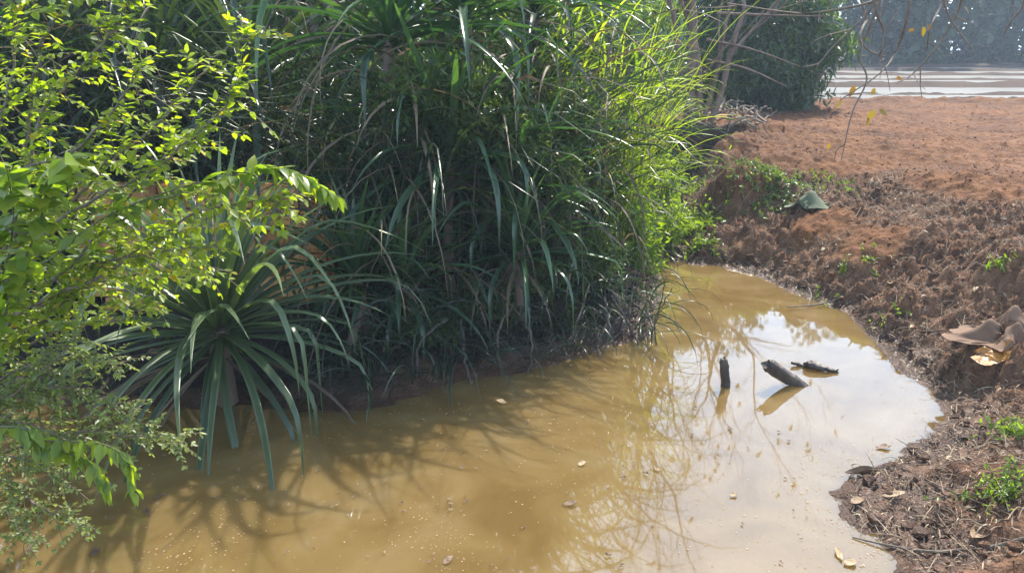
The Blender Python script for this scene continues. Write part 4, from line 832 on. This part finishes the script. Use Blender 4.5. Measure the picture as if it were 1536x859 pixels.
# curled bark on the muddy point
leaf_thing(gnd(1292, 714) + [0, 0, .01], .20, .10, .1, 'large curled brown leaf on the tip of the muddy point', None, .4, .5)
leaf_thing(gnd(1470, 805) + [0, 0, .01], .14, .10, .5, 'broad tan leaf beside the long curved twig', None, .7, .3)
leaf_thing(gnd(1285, 755) + [0, 0, .01], .09, .06, .5, 'rust brown leaf on the near side of the muddy point', None, .6, .2)
leaf_thing(gnd(1340, 745) + [0, 0, .01], .14, .05, .2, 'long tan leaf flat on the muddy point', None, .75, .1)
leaf_thing(gnd(1335, 428) + [0, 0, .02], .09, .06, .9, 'orange brown leaf on the dark slope', None, .75, .3)

# overhanging tree: trunk outside the picture, twigs with a few yellow leaves hanging in at top right
OB = np.array([5.2, 4.4, gz(5.2, 4.4)[0]])
t = thing('overhanging_tree', 'tree whose thin bare twigs with few yellow leaves hang in at top right', 'tree', tuple(OB))
g = Geo(); tr = smooth_path([OB - [0, 0, .1], OB + [-.1, .1, 1.5], OB + [-.5, .1, 3.0], OB + [-1.0, .1, 4.2]], 6); tube(g, tr, np.linspace(.13, .06, len(tr)), 9); g.build('trunk', M['bark'], t)
limb = smooth_path([tr[-5], [3.3, 4.4, 3.95], [2.4, 4.35, 3.65], [1.5, 4.3, 3.35]], 6)
g = Geo(); tube(g, limb, np.linspace(.045, .012, len(limb)), 6); g.build('limb', M['bark'], t)
YB = 4.3
tw = [[(1330,-60),(1316,10),(1290,80),(1300,120),(1278,170),(1262,240)], [(1370,-60),(1362,20),(1345,75),(1320,110),(1260,150)], [(1450,-60),(1438,15),(1405,70),(1370,110),(1345,125)], [(1325,-40),(1305,15),(1250,70),(1225,100)], [(1318,0),(1280,10),(1200,20),(1090,5)], [(1300,30),(1290,55),(1302,75),(1328,85)], [(1410,-60),(1418,10),(1440,50),(1460,75)], [(1550,-60),(1536,5),(1515,35),(1505,55)], [(1316,25),(1325,45),(1322,75)], [(1400,-50),(1412,0),(1396,40),(1390,75)]]
for s in tw:
    g = Geo(); p = smooth_path([P(a, b_, YB + N(1, .06)[0]) for a, b_ in s], 6); k = np.argmin(np.linalg.norm(limb - p[0], axis=1)); p = np.vstack([smooth_path([limb[k], (limb[k] + p[0]) / 2 + N(3, .03), p[0]], 3)[:-1], p])
    tube(g, p, np.linspace(.009, .003, len(p)), 5)
    for _ in range(4):
        i = rng.integers(4, len(p) - 1); d = nrm(p[i] - p[i-1] + rand_dir(1)[0] * .9 + [0, 0, -.2]); e = p[i] + d * U(.06, .22); tube(g, smooth_path([p[i], (p[i] + e) / 2 + N(3, .01), e], 3), np.linspace(.004, .0015, 7), 4)
    g.build('twig', M['twig'], t)
g = Geo()
LV = [((1281,128),(1275,150),.10,.3),((1262,148),(1250,165),.09,.9),((1312,132),(1308,142),.06,.6),((1312,165),(1298,188),.09,.8),((1385,40),(1387,62),.08,.9),((1392,45),(1400,35),.06,.2),((1372,45),(1352,44),.05,.3),((1446,10),(1462,26),.08,.5),((1318,165),(1345,185),.09,.7),((1245,215),(1238,228),.05,.7),((1345,115),(1355,125),.05,.2),((1302,176),(1300,190),.08,.6)]
for a, b_, L, tn in LV:
    p0, p1 = P(*a, YB), P(*b_, YB); L *= .68; leaves(g, p0[None], (p1 - p0)[None] + N((1, 3), .01), np.array([[.2, -1., .5]]) + N((1, 3), .3), [L], [L * .55], [tn], True)
g.build('leaves', M['yellow_leaf'], t)

# ------------------------------------------------------------------ haze: one even body of air round everything
m, n, l, b, out = newmat('haze_air'); n.remove(b)
pv = n.new('ShaderNodeVolumePrincipled'); pv.inputs['Color'].default_value = (.74, .86, 1, 1); pv.inputs['Density'].default_value = .0020; pv.inputs['Anisotropy'].default_value = .1
l.new(pv.outputs[0], out.inputs['Volume'])
g = Geo(); x0, y0, z0, x1, y1, z1 = -140, -70, -2, 140, 160, 26
g.add([(x0,y0,z0),(x1,y0,z0),(x1,y1,z0),(x0,y1,z0),(x0,y0,z1),(x1,y0,z1),(x1,y1,z1),(x0,y1,z1)], [[0,3,2,1],[4,5,6,7],[0,1,5,4],[1,2,6,5],[2,3,7,6],[3,0,4,7]])
hz = g.build('haze', m, smooth=False); hz['kind'] = 'stuff'
